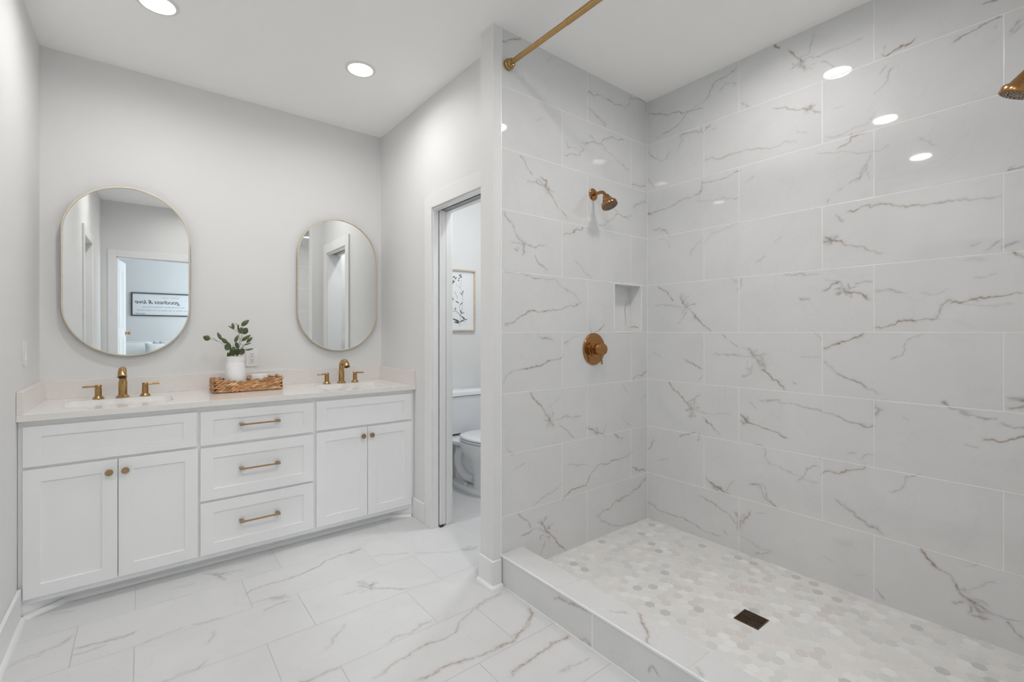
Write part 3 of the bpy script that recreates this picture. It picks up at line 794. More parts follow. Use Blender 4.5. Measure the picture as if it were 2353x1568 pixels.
# ---------------------------------------------------------------- veined tile surfaces
def sheet(name, u0, u1, v0, v1, step, place, mat, veins, holes=(), kind=True, parent=None, seed=0):
    """a tiled surface: fine grid carrying the traced marble veins as an attribute; place(u,v)->xyz"""
    nu = max(1, int(round((u1 - u0) / step))); nv = max(1, int(round((v1 - v0) / step)))
    us = np.linspace(u0, u1, nu + 1); vs = np.linspace(v0, v1, nv + 1)
    for h in holes:                                   # snap grid lines onto the hole's edges
        for a in h[:2]: us[np.argmin(abs(us - a))] = a
        for a in h[2:]: vs[np.argmin(abs(vs - a))] = a
    U, V = np.meshgrid(us, vs)                        # rows = v
    co = np.stack(place(U, V), -1).reshape(-1, 3).astype(np.float32)
    idx = np.arange((nu + 1) * (nv + 1)).reshape(nv + 1, nu + 1)
    quads = np.stack([idx[:-1, :-1], idx[:-1, 1:], idx[1:, 1:], idx[1:, :-1]], -1).reshape(-1, 4)
    cu = (us[:-1] + us[1:]) / 2; cv = (vs[:-1] + vs[1:]) / 2
    CU, CV = np.meshgrid(cu, cv); keep = np.ones(CU.size, bool)
    for h in holes:
        keep &= ~((CU > h[0]) & (CU < h[1]) & (CV > h[2]) & (CV < h[3])).reshape(-1)
    quads = quads[keep]
    me = bpy.data.meshes.new(name)
    me.vertices.add(len(co)); me.vertices.foreach_set('co', co.ravel())
    me.loops.add(quads.size); me.loops.foreach_set('vertex_index', quads.ravel().astype(np.int32))
    me.polygons.add(len(quads)); me.polygons.foreach_set('loop_start', np.arange(0, quads.size, 4, dtype=np.int32))
    me.update(calc_edges=True)
    uvl = me.uv_layers.new(name='metres')
    uvv = np.stack([U.ravel(), V.ravel()], -1)[quads.ravel()].astype(np.float32); uvl.data.foreach_set('uv', uvv.ravel())
    A = {'g': np.ones(U.shape), 'b': np.ones(U.shape)}
    if veins:
        rs = np.random.RandomState(seed + 3); WU = U.copy(); WV = V.copy(); MO = np.zeros(U.shape)
        for k, (fr, am) in enumerate(((14, .008), (31, .0045), (67, .0022), (140, .0012), (260, .0007))):
            for _ in range(3):
                t = rs.rand() * 2 * PI; ph = rs.rand(2) * 2 * PI; cx, cy = math.cos(t) * fr, math.sin(t) * fr
                WU += am * (.6 if fr < 50 else 1.1) * np.sin(cx * U + cy * V + ph[0]); WV += am * (.6 if fr < 50 else 1.1) * np.sin(cx * V - cy * U + ph[1])
                MO += np.sin(cx * 1.3 * V + cy * 1.3 * U + ph[1] * 2) / (1 + .3 * k)
        MO = 0.82 + 0.2 * np.tanh(MO)
        for line in veins.strip().splitlines():
            p = line.split(); ch = p[0][0]; st = float('0.' + p[0][1:]); w = float(p[1]) * .001
            q = [float(x) * .001 for x in p[2:]]; q = list(zip(q[::2], q[1::2]))
            n = len(q) - 1; tot = 1e-6 + sum(math.dist(q[i], q[i + 1]) for i in range(n)); acc = 0
            D = None
            sig = max(w * .42, step * .82)
            R = max(6 * sig, .03)
            b = (min(a[0] for a in q) - R, max(a[0] for a in q) + R, min(a[1] for a in q) - R, max(a[1] for a in q) + R)
            iu = slice(max(0, np.searchsorted(us, b[0]) - 1), np.searchsorted(us, b[1]) + 1)
            iv = slice(max(0, np.searchsorted(vs, b[2]) - 1), np.searchsorted(vs, b[3]) + 1)
            gu = WU[iv, iu]; gv = WV[iv, iu]
            if gu.size == 0: continue
            D = np.full(gu.shape, 9.0); TT = np.zeros(gu.shape)
            for i in range(n):
                (ax, ay), (bx, by) = q[i], q[i + 1]; dx, dy = bx - ax, by - ay; L2 = dx * dx + dy * dy + 1e-9
                t = np.clip(((gu - ax) * dx + (gv - ay) * dy) / L2, 0, 1)
                d = np.hypot(gu - ax - t * dx, gv - ay - t * dy); m_ = d < D
                D = np.where(m_, d, D); TT = np.where(m_, (acc + t * math.sqrt(L2)) / tot, TT); acc += math.sqrt(L2)
            taper = np.clip(np.minimum(TT, 1 - TT) * 9 + .45, 0, 1)
            mo = MO[iv, iu]
            a = st * 1.15 * taper * mo * np.exp(-(D / (sig * (.7 + .5 * mo))) ** 2) + st * .22 * np.exp(-(D / (3.2 * sig)) ** 2) * mo
            A[ch][iv, iu] *= 1 - np.clip(a, 0, .95)
    col = np.zeros((U.size, 4), np.float32); col[:, 0] = (1 - A['g']).ravel(); col[:, 1] = (1 - A['b']).ravel(); col[:, 3] = 1
    at = me.color_attributes.new('vein', 'FLOAT_COLOR', 'POINT'); at.data.foreach_set('color', col.ravel())
    o = bpy.data.objects.new(name, me); C.objects.link(o); me.materials.append(mat)
    if parent is not None: o.parent = parent
    elif kind: o['kind'] = 'structure'
    return o

XL, YB, XD = -0.426, 3.480, 1.458       # left wall, back wall, doorway wall
YW, XR, YN = 1.85, 2.61, 0.025           # shower: wet wall, long wall, near wall
XR2 = XR + .012
YF = -1.19                              # wall behind the camera
BY = -3.5                               # bedroom far wall
NI = (2.276, 2.539, 1.262, 1.555)       # niche opening (x0, x1, z0, z1)

# ---- shell
sheet('floor', XL - .02, 1.70, 1.1, YB, .005, lambda u, v: (u, v, 0 * u), M['tile_floor'], VEINS['floor'], seed=5)
o = sheet('floor', XL - .02, 1.70, YF - .06, 1.1, .2, lambda u, v: (u, v, 0 * u), M['tile_floor'], None)
o = sheet('floor', 1.70, XR + .1, YW + .05, YB, .2, lambda u, v: (u, v, 0 * u), M['tile_floor'], None)
struct('floor_slab', G().box(XL - .2, XR + .2, YF - .12, YB + .12, -.12, -.004), M['grout'])
struct('ceiling', G().box(XL - .13, XR + .13, YF - .12, YB + .12, CEIL, CEIL + .1), M['ceil'])
struct('wall_back', G().box(XL - .13, XR + .13, YB, YB + .12, -.004, CEIL), M['wall'])
g = G()                                 # left wall with a closet door opening
for y0, y1, z0, z1 in ((YF - .12, .25, -.004, CEIL), (1.09, YB, -.004, CEIL), (.25, 1.09, 2.052, CEIL)): g.box(XL - .13, XL, y0, y1, z0, z1)
struct('wall_left', g, M['wall'])
g = G()                                 # wall behind the camera with the bedroom opening
for x0, x1, z0, z1 in ((XL - .13, -.27, -.004, CEIL), (.62, 1.50, -.004, CEIL), (-.27, .62, 2.052, CEIL)): g.box(x0, x1, YF - .12, YF, z0, z1)
struct('wall_front', g, M['wall'])
struct('wall_closet', G().box(1.39, 1.50, YF, YN - .012, -.004, CEIL), M['wall'])
struct('wall_near', G().box(1.39, XR + .13, YN - .11, YN - .012, -.004, CEIL), M['wall'])
struct('wall_right', G().box(XR2, XR + .13, YN - .012, YB, -.004, CEIL), M['wall'])
# partition between shower and toilet room, with the niche hole
shape2d('wall_partition', [rect(1.348, XR2, -.004, CEIL), rect(NI[0] - .008, NI[1] + .008, NI[2] - .008, NI[3] + .008)], .092, on_back(1.954), M['wall'])['kind'] = 'structure'
struct('wall_end', G().box(1.348, 1.392, 1.845, 1.8615, -.004, CEIL), M['wall'])
# doorway wall with the pocket door opening
DY0, DY1, DZ = 2.09, 2.648, 2.052
g = G()
g.box(XD, 1.588, 1.954, DY0 - .002, -.004, CEIL); g.box(XD, 1.588, DY0 - .002, DY1 + .002, DZ, CEIL)
g.box(XD, XD + .03, DY1 + .002, YB, -.004, CEIL); g.box(1.558, 1.588, DY1 + .002, YB, -.004, CEIL)
struct('wall_doorway', g, M['wall'])

# ---- shower tile
sheet('wall_shower_long', 0, YW - YN, .02, CEIL, .003, lambda u, v: (XR + 0 * u, YW - u, v), M['tile_right'], VEINS['right'], seed=1)
sheet('wall_shower_wet', 1.3995, XR, .02, CEIL, .003, lambda u, v: (u, YW + 0 * u, v), M['tile_wet'], VEINS['wet'], holes=[NI], seed=2)
sheet('wall_shower_near', 1.3995, XR, .02, CEIL, .1, lambda u, v: (XR + 1.3995 - u, YN + 0 * u, v), M['tile_wet'], None)
struct('trim_1', G().box(1.392, 1.400, 1.843, 1.8615, .0, CEIL), M['trim'], bevel=.0015)
struct('trim_2', G().box(1.39, 1.400, YN - .012, YN + .004, 0, CEIL), M['trim'], bevel=.0015)
struct('trim_12', G().box(XR - .0022, XR + .001, YW - .0022, YW + .001, .03, CEIL), M['trim'])
# niche: lining, sill, white edge profile
x0, x1, z0, z1 = NI
g = G(); ND = .094
g.box(x0 - .007, x1 + .007, YW + ND, YW + ND + .008, z0 - .007, z1 + .007)
g.box(x0 - .007, x0, YW + .004, YW + ND, z0, z1); g.box(x1, x1 + .007, YW + .004, YW + ND, z0, z1)
g.box(x0, x1, YW + .004, YW + ND, z1, z1 + .007); g.box(x0, x1, YW + .004, YW + ND, z0 - .007, z0)
nm = new_mat('niche_tile', (.765, .765, .76), .09, noise=.03, nscale=9)
nich = struct('wall_niche', g, nm)
g = G()
for pts in ([(x1 - .03, YW + ND - .0008, z1 - .09), (x1 - .045, YW + ND - .0008, z1 - .15), (x1 - .035, YW + ND - .0008, z1 - .2), (x1 - .04, YW + ND - .0008, z0 + .04)],
            [(x1 - .0008, YW + .085, z0 + .028), (x1 - .0008, YW + .05, z0 + .034), (x1 - .0008, YW + .02, z0 + .026)]):
    g.tube(pts, [.0012, .003, .002, .001][:len(pts)], n=6, flat=.3)
ob('stone_vein', g, new_mat('vein_stone', (.36, .30, .26), .2, noise=.2, nscale=50), nich)
w = .0085
t3 = shape2d('trim_3', [rect(x0 - w, x1 + w, z0 - w, z1 + w), rect(x0, x1, z0, z1)], .006, on_back(YW + .0035), M['trim'], bevel=.001); t3['kind'] = 'structure'
# shower pan of hexagon mosaic
PX0, PX1 = 1.537, XR
struct('floor_shower', G().box(PX0 - .01, PX1, YN, YW, .0, .0314), M['grout'])
g = G(); cols = []; hs = .0262; rr_ = hs - .0007; ap = hs * math.sqrt(3) / 2
DR = (2.031, .919)                       # drain centre
pal = [(.80, .785, .765)] * 8 + [(.82, .81, .79)] * 5 + [(.77, .76, .745)] * 6 + [(.72, .715, .70)] * 3 + [(.86, .855, .84)] * 2 + [(.60, .60, .595)] * 1 + [(.79, .755, .73)] * 2
rnd = random.Random(4)
j = 0; y = YN + .01
while y < YW + hs:
    x = PX0 + (hs * .866 if j % 2 else 0)
    while x < PX1 + hs:
        dx_, dy_ = abs(x - DR[0]), abs(y - DR[1])
        pts = []
        for k in range(6):
            a = math.radians(60 * k + 30)
            pts.append([min(max(x + rr_ * math.cos(a), PX0 - .008), PX1 - .001), min(max(y + rr_ * math.sin(a), YN + .001), YW - .001)])
        if dx_ < .053 + hs * .8 and dy_ < .053 + hs * .8:      # cut round the drain
            for p in pts:
                if abs(p[0] - DR[0]) < .054 and abs(p[1] - DR[1]) < .054:
                    if dx_ > dy_: p[0] = DR[0] + math.copysign(.0545, x - DR[0])
                    else: p[1] = DR[1] + math.copysign(.0545, y - DR[1])
            if dx_ < .045 and dy_ < .045: x += hs * 1.732; continue
        xs = [p[0] for p in pts]; ys = [p[1] for p in pts]
        if max(xs) - min(xs) > .004 and max(ys) - min(ys) > .004:
            o_ = len(g.v); n_ = 6
            g.v += [(p[0], p[1], .029) for p in pts] + [(x + (p[0] - x) * .965 if PX0 < x < PX1 else p[0], y + (p[1] - y) * .965 if YN < y < YW else p[1], .032) for p in pts]
            g.f += [tuple(o_ + 6 + k for k in range(6))] + [(o_ + k, o_ + (k + 1) % 6, o_ + 6 + (k + 1) % 6, o_ + 6 + k) for k in range(6)]
            c = pal[rnd.randrange(len(pal))]; c = tuple(.98 * k_ for k_ in c)
            warm = math.exp(-((x - 2.15) ** 2 + (y - 1.0) ** 2) / .12)
            if warm > .3 and rnd.random() < .22: c = (.72, .675, .645)
            q = 1 + rnd.uniform(-.02, .02); cols += [(c[0] * q, c[1] * q, c[2] * q, 1)] * 7
        x += hs * 1.732
    y += hs * 1.5; j += 1
pan = ob('floor_mosaic', g, M['hex'], None, smooth=0); pan['kind'] = 'structure'
ca = pan.data.color_attributes.new('tint', 'FLOAT_COLOR', 'CORNER')
fc = []
for p_, c in zip(pan.data.polygons, cols): fc += list(c) * p_.loop_total
ca.data.foreach_set('color', fc)
# curb
CX0, CX1, CZ = 1.395, 1.537, .15
struct('trim_4', G().box(CX0 + .001, CX1 - .001, YN, YW - .0005, 0, CZ - .0005), M['trim'])
o = sheet('trim_5', CX0 + .004, CX1, YN, YW - .001, .004, lambda u, v: (u, v, CZ + 0 * u), M['tile_curbtop'], VEINS['curbtop'])
uvl = o.data.uv_layers['metres']; a = np.empty(len(uvl.data) * 2, np.float32); uvl.data.foreach_get('uv', a); a = a.reshape(-1, 2)[:, ::-1].ravel(); uvl.data.foreach_set('uv', np.ascontiguousarray(a))
sheet('trim_6', YN, YW - .008, .0, CZ - .008, .004, lambda u, v: (CX0 + 0 * u, u, v), M['tile_curbfront'], VEINS['curbfront'])
struct('trim_7', G().box(CX0 - .003, CX0 + .0055, YN, YW - .006, CZ - .009, CZ + .0012), M['trim'], bevel=.002)
struct('trim_8', G().box(CX0 - .004, CX0 + .001, YN, YW - .012, -.001, .003), M['trim'])

# ---- baseboards and shoe moulding
def qpath(g, pts, r=.017):
    """quarter-round moulding along a mitred floor path; the room lies to the right of the path"""
    P = [Vector((x, y, 0)) for x, y in pts]; rs = []
    for i, p in enumerate(P):
        ns = []
        for a, b in ((i - 1, i), (i, i + 1)):
            if a >= 0 and b < len(P):
                d = (P[b] - P[a]).normalized(); ns.append(Vector((d.y, -d.x, 0)))
        n = ns[0] if len(ns) == 1 else (ns[0] + ns[1]) / (1 + ns[0].dot(ns[1]))
        rs.append([p + n * (r * math.sin(PI / 2 * k / 6)) + Vector((0, 0, r * 1.12 * math.cos(PI / 2 * k / 6))) for k in range(7)] + [p.copy()])
    return g.rings(rs)
def base(name, segs, h=.135, t=.014, shoe=True):
    """segs: list of (x0,y0,x1,y1, nx,ny): wall line and outward normal"""
    g = G()
    for x0, y0, x1, y1, nx, ny in segs:
        g.box(min(x0, x1, x0 + nx * t, x1 + nx * t), max(x0, x1, x0 + nx * t, x1 + nx * t), min(y0, y1, y0 + ny * t, y1 + ny * t), max(y0, y1, y0 + ny * t, y1 + ny * t), 0, h)
    o = struct(name, g, M['trim'], bevel=.003)
    if shoe:
        g = G()
        for x0, y0, x1, y1, nx, ny in segs:
            rs = []
            for (px, py) in ((x0, y0), (x1, y1)):
                r = []
                for k in range(7):
                    a = PI / 2 * k / 6; r.append((px + nx * (t + .017 * math.sin(a)), py + ny * (t + .017 * math.sin(a)), .019 * math.cos(a)))
                r.append((px + nx * t, py + ny * t, 0)); rs.append(r)
            g.rings(rs)
        ob('shoe_moulding', g, M['trim'], o)
    return o
base('baseboard_left', [(XL, 1.17, XL, 2.905, 1, 0), (XL, YF, XL, .17, 1, 0)], h=.142)
base('baseboard_doorway', [(XD, 2.742, XD, 2.93, -1, 0)], shoe=False, h=.128)
pb = base('baseboard_partition', [(1.348, 1.8452, 1.348, 1.954, -1, 0)], shoe=False)
bx_ = ob('end_board', G().box(1.334, 1.391, 1.831, 1.845, 0, .135), M['trim'], pb, bevel=.003)
ob('shoe_moulding', qpath(G(), [(1.391, 1.831), (1.334, 1.831), (1.334, 1.954)][::-1]), M['trim'], pb)
base('baseboard_toilet_room', [(1.60, YB, XR2, YB, 0, -1)], h=.135)
base('baseboard_front', [(XL, YF, -.357, YF, 0, 1), (.71, YF, 1.39, YF, 0, 1)], h=.142)
base('baseboard_closet', [(1.39, YF, 1.39, YN - .012, -1, 0)], h=.142)

# ---- door casings
CT, CW = .014, .09
g = G()
for sx in (XD - CT, 1.588):
    g.box(sx, sx + CT, DY1, DY1 + CW, 0, DZ + CW); g.box(sx, sx + CT, DY0 - CW, DY0, 0, DZ + CW); g.box(sx, sx + CT, DY0, DY1, DZ, DZ + CW)
tr = struct('trim_9', g, M['trim'], bevel=.002)
g = G()   # split jambs: strip, slot, strip
for a, b in ((XD - .001, XD + .037), (1.551, 1.589)):
    g.box(a, b, DY1 - .004, DY1 + .014, 0, DZ)
    g.box(a, b, DY0 + .004, DY1, DZ - .012, DZ + .006)
g.box(XD - .001, 1.589, DY0 - .012, DY0 + .006, 0, DZ)
ob('split_jamb', g, M['trim'], tr, bevel=.0015)
ob('track_shade_strip', G().box(XD + .038, 1.550, DY0 + .006, DY1 - .0045, DZ - .0018, DZ - .0002), M['gap'], tr)  # solid black strip painting the shade inside the track slot
ob('door_track', G().box(XD + .056, 1.546, DY0 + .008, DY1 - .0050, DZ - .0075, DZ - .0022), M['track'], tr)
ob('pocket_shade_strip', G().box(XD + .0375, XD + .0400, DY1 + .002, DY1 + .012, .012, DZ - .014), M['gap'], tr)  # solid black strip painting the darkness inside the door pocket
pd = struct('door_1', G().box(XD + .0425, 1.545, DY1 - .012, DY1 + .60, .012, DZ - .006), M['doorpaint'], bevel=.003)
ob('floor_guide', G().box(XD + .041, XD + .065, DY1 - .020, DY1 - .0125, .0, .013), M['gap'], pd, bevel=.001)
# closet door in the left wall (seen in the round mirror)
struct('closet_light_block', G().box(XL - .16, XL - .125, .15, 1.2, -.05, 2.2), M['wall'])  # added unseen board, keeps sky light from leaking past the closet door
struct('door_2', G().box(XL - .10, XL - .065, .252, 1.088, .001, 2.050), M['doorpaint'], bevel=.003)
g = G()
g.box(XL, XL + CT, .25 - CW, .25, 0, DZ + CW); g.box(XL, XL + CT, 1.09, 1.09 + CW, 0, DZ + CW); g.box(XL, XL + CT, .25, 1.09, DZ, DZ + CW)
struct('trim_10', g, M['trim'], bevel=.002)
# bedroom doorway casing and its door, swung open into the bedroom
g = G()
for sy in (YF, YF - .12 - CT):
    g.box(-.27 - .085, -.27, sy, sy + CT, 0, DZ + CW); g.box(.62, .62 + CW, sy, sy + CT, 0, DZ + CW); g.box(-.27, .62, sy, sy + CT, DZ, DZ + CW)
g.box(-.276, -.258, YF - .12, YF, 0, DZ); g.box(.608, .626, YF - .12, YF, 0, DZ); g.box(-.27, .62, YF - .12, YF, DZ - .014, DZ + .004)
struct('trim_11', g, M['trim'], bevel=.002)
lm = Matrix.Translation((-.257, YF - .14, 0)) @ Matrix.Rotation(math.radians(4.5), 4, 'Z')
dl = struct('door_3', G().box(-.035, 0, -.80, 0, .01, DZ - .02, mat=lm), M['doorpaint'], bevel=.003)
g = G()
for y_ in (-.72, -.36):
    for z_, z2 in ((.2, .95), (1.1, 1.9)): g.box(-.0005, .0035, y_, y_ + .27, z_, z2, mat=lm)
ob('raised_panel', g, M['doorpaint'], dl, bevel=.002)
g = G(); g.lathe(lm @ Vector((0, -.74, 1.0)), lm.to_3x3() @ Vector((1, 0, 0)), [(.028, 0), (.028, .005), (.012, .008), (.012, .03), (.026, .042), (.026, .055), (.01, .062)], 20)
ob('door_knob', g, M['brass'], dl)

# ---- bedroom beyond
struct('floor_bedroom', G().box(-2.6, 2.6, BY - .1, YF - .12, -.1, 0), M['carpet'])
struct('ceiling_bedroom', G().box(-2.6, 2.6, BY - .1, YF - .12, CEIL, CEIL + .1), M['ceil'])
struct('wall_bedroom_far', G().box(-2.6, 2.6, BY - .1, BY, 0, CEIL), M['wall'])
struct('wall_bedroom_left', G().box(-2.6, -2.5, BY, YF - .12, 0, CEIL), M['wall'])
struct('wall_bedroom_near', G().box(-2.5, XL - .13, YF - .12, YF - .02, 0, CEIL).box(1.50, 2.5, YF - .12, YF - .02, 0, CEIL), M['wall'])
wy0, wy1, wz0, wz1 = BY + .35, YF - .5, .75, 2.3
shape2d('wall_bedroom_right', [rect(BY, YF - .12, 0, CEIL), rect(wy0, wy1, wz0, wz1)], .1, on_xwall(2.6, -1), M['wall'])['kind'] = 'structure'
wn_ = shape2d('window_1', [rect(wy0, wy1, wz0, wz1), rect(wy0 + .05, (wy0 + wy1) / 2 - .02, wz0 + .05, wz1 - .05), rect((wy0 + wy1) / 2 + .02, wy1 - .05, wz0 + .05, wz1 - .05)], .05, on_xwall(2.58, -1), M['trim'], bevel=.003)
wn_['kind'] = 'structure'
pt = bpy.data.lights.new('window_portal', 'AREA'); pt.shape = 'RECTANGLE'; pt.size = wz1 - wz0; pt.size_y = wy1 - wy0; pt.cycles.is_portal = True
po = bpy.data.objects.new('window_portal', pt); C.objects.link(po); po.location = (2.595, (wy0 + wy1) / 2, (wz0 + wz1) / 2); po.rotation_euler = (0, PI / 2, 0)

# ---------------------------------------------------------------- recessed lights
def downlight(x, y, label, k=1.0, col=LAMP_COL, first=[None]):
    if first[0] is None:
        t = thing('recessed_light', label, 'ceiling light', (x, y, CEIL), 'recessed ceiling lights')
        g = G(); g.lathe((0, 0, 0), (0, 0, -1), [(.084, 0), (.084, .002), (.078, .006), (.068, .006), (.066, .003), (.066, 0)], 48, cap0=False, cap1=False)
        ob('trim_ring', g, M['plastic'], t, world=False)
        g = G(); g.lathe((0, 0, 0), (0, 0, -1), [(.0665, .0), (.0665, .0035), (.001, .0040)], 48)
        ob('lens', g, M['lens'], t, world=False)
        first[0] = t
    else:
        t = first[0].copy(); C.objects.link(t); t.location = (x, y, CEIL); t['label'] = label
        for ch in first[0].children:
            if ch.type == 'MESH':
                c = ch.copy(); C.objects.link(c); c.parent = t
    l = bpy.data.lights.new('lamp_glow', 'AREA'); l.shape = 'DISK'; l.size = .125; l.energy = LAMP_W * k; l.color = col; l.spread = math.radians(165)
    lo = bpy.data.objects.new('lamp_glow', l); C.objects.link(lo); lo.location = (0, 0, -.007); lo.parent = t
    return t
downlight(.985, 2.645, 'round recessed ceiling light in front of the toilet room wall, fully visible above the vanity', .78)
downlight(.055, 2.70, 'round recessed ceiling light by the light switch wall, cut off by the photo top', .95)
downlight(2.05, .945, 'round recessed ceiling light centred over the tiled shower floor', .75)
downlight(1.09, .94, 'round recessed ceiling light just outside the shower curb, seen reflected in the tile', 1.15)
downlight(-.03, .95, 'round recessed ceiling light by the closet door, seen as the faintest tile reflection', 1.25)
downlight(.55, -.55, 'added unseen recessed ceiling light behind the camera, brightening the wall by the bedroom doorway', 1.0)  # assumed extra lamp, added to brighten the wall reflected in the mirror
downlight(1.95, 2.42, 'added unseen ceiling light brightening the toilet room with a cool tint', 2.1, (.93, .97, 1.0))  # lamp put in to light the toilet room, its real source unseen

# ---------------------------------------------------------------- vanity cabinet
KY = .9915                                  # front plane lies at Y = 2.905
def zf(z): return CAM_Z - (CAM_Z - z) * KY
def xf(x): return x * KY
YC, YD = 2.923, 2.905                       # face frame, door faces
van = thing('vanity_cabinet', 'long white shaker double vanity cabinet with gold hardware along the mirror wall', 'cabinet', (.516, YB - .27, 0))
CB, CTOP = .060, .868
g = G()
g.box(XL + .0005, XD - .0005, YC, YB - .0008, CB, CTOP)
ob('carcass', g, M['cab'], van, bevel=.0015)
g = G(); g.box(-.292, 1.324, 3.0, 3.018, 0.0, CB)
ob('toe_kick', g, M['cab'], van)
for (ax, ay), (bx, by), s in (((-.405, 2.893), (-.283, 3.0), 1), ((1.437, 2.893), (1.315, 3.0), -1)):
    xw = XL + .001 if s > 0 else XD - .001
    P = [(xw, ay + .03), (xw, 3.02), (bx, 3.02), (bx, by + .006), (ax, ay + .03)]
    g = G(); g.rings([[(x, y, 0) for x, y in P], [(x, y, CB) for x, y in P]])
    ob('corner_foot', g, M['cab'], van)          # splayed corner foot
g = G()      # quarter round along the feet and the toe kick
def qround(g, x0, y0, x1, y1, r=.018):
    d = Vector((x1 - x0, y1 - y0, 0)).normalized(); n = Vector((d.y, -d.x, 0))
    rs = []
    for p in (Vector((x0, y0, 0)), Vector((x1, y1, 0))):
        rs.append([p + n * (r * math.sin(PI / 2 * k / 6)) + Vector((0, 0, r * math.cos(PI / 2 * k / 6))) for k in range(7)] + [p])
    g.rings(rs)
qround(g, -.41, 2.917, -.276, 3.0); qround(g, -.276, 3.0, 1.306, 3.0); qround(g, 1.306, 3.0, 1.44, 2.917)
ob('shoe_moulding', g, M['cab'], van)

def shaker(name, x0, x1, z0, z1, rail, stile, parent):
    """slab with a recessed flat panel, front at YD"""
    x0, x1, z0, z1 = xf(x0), xf(x1), zf(z0), zf(z1)
    o = shape2d(name, [rect(x0, x1, z0, z1), rect(x0 + stile, x1 - stile, z0 + rail, z1 - rail)], YC - YD - .0006, on_back(YC - .0003), M['cab'], parent, bevel=.0012)
    g = G(); g.box(x0 + stile - .004, x1 - stile + .004, YD + .0075, YC - .0015, z0 + rail - .004, z1 - rail + .004)
    ob('panel', g, M['cab'], o)
    return o, (x0, x1, z0, z1)
def knob(parent, x, z):
    g = G(); g.lathe((x, YD, z), (0, -1, 0), [(.0065, 0), (.0055, .006), (.0055, .014), (.0145, .019), (.0155, .021), (.0155, .025), (.0145, .0265), (.001, .0265)], 32)
    return ob('knob', g, M['pull'], parent)
def pull(parent, x0, x1, z):
    g = G(); yb = YD - .028
    g.box(x0, x1, yb - .0042, yb + .0042, z - .0042, z + .0042)
    for xa, xb in ((x0, x0 + .020), (x1 - .020, x1)):
        g.box(xa, xb, yb - .0050, YD + .0075, z - .0054, z + .0054)
    for xa, xb in ((x0 + .02, x0 + .026), (x1 - .026, x1 - .02)):
        g.box(xa, xb, yb - .0046, yb + .0055, z - .0050, z + .0050)
    return ob('handle', g, M['pull'], parent, bevel=.001)
shaker('drawer_front', -.412, .223, .660, .838, .046, .058, van)
shaker('drawer_front', .822, 1.447, .662, .838, .046, .058, van)
for (x0, x1, kx, kz) in ((-.412, -.0945, -.123, .597), (-.0905, .227, -.064, .597), (.822, 1.136, 1.095, .60), (1.139, 1.447, 1.150, .60)):
    d, _ = shaker('door', x0, x1, .0775, .6465, .056, .056, van)
    knob(d, kx, kz)
for z0, z1, hz, rl in ((.658, .835, .757, .046), (.365, .642, .517, .056), (.077, .351, .231, .056)):
    d, _ = shaker('drawer', .238, .805, z0, z1, rl, .058, van)
    pull(d, .413, .612, hz)

# ---------------------------------------------------------------- countertop, sinks
CTZ = .898
SK = [(-.300, .130), (.892, 1.322)]
cy0, cy1 = 3.012, 3.288
top = thing('countertop', 'off-white quartz countertop slab spanning the whole vanity', 'countertop', (.516, 3.18, CTOP))
loops = [rect(XL + .001, XD - .001, 2.885, YB - .001)] + [rrect(a, b, cy0, cy1, .045) for a, b in SK]
shape2d('slab', loops, CTZ - CTOP - .0004, flat_up(CTOP + .0004), M['quartz'], top, bevel=.0012)
prop(ob('backsplash', G().box(XL + .001, XD - .001, YB - .021, YB - .001, CTZ + .0003, .998), M['splash'], bevel=.001), 'long off-white quartz backsplash strip behind both faucets', 'backsplash')
for a, b, lb in ((XL + .001, XL + .021, 'short quartz side splash against the wall with the light switch'), (XD - .021, XD - .001, 'short quartz side splash against the toilet room wall')):
    prop(ob('side_splash', G().box(a, b, 2.888, YB - .0215, CTZ + .0003, .998), M['splash'], bevel=.001), lb, 'backsplash', 'side splashes')
def sink(x0, x1, label):
    t = thing('sink', label, 'sink', ((x0 + x1) / 2, (cy0 + cy1) / 2, CTOP - .14), 'undermount sinks')
    def ring(e, z, r): return [(x, y, z) for x, y in rrect(x0 + e, x1 - e, cy0 + e, cy1 - e, r)]
    zt = CTOP - .001
    rs = [ring(-.012, zt - .02, .05), ring(-.012, zt, .05), ring(.001, zt, .044), ring(.004, zt - .01, .042), ring(.012, zt - .10, .038), ring(.03, zt - .128, .03), ring(.09, zt - .134, .02)]
    g = G(); g.rings(rs, cap0=False, cap1=True)
    bs = ob('bowl', g, M['ceramic'], t, smooth=50, recalc=False)
    g = G(); g.lathe(((x0 + x1) / 2, 3.16, zt - .1335), (0, 0, 1), [(.022, 0), (.022, .002), (.017, .003), (.016, .001), (.001, .001)], 24)
    ob('drain_ring', g, M['brass'], t)
    return t
# cabinet top is closed: hollow it where the bowls hang
sink(*SK[0], 'white rectangular undermount sink below the wide left mirror')
sink(*SK[1], 'white rectangular undermount sink below the mirror beside the toilet room wall')

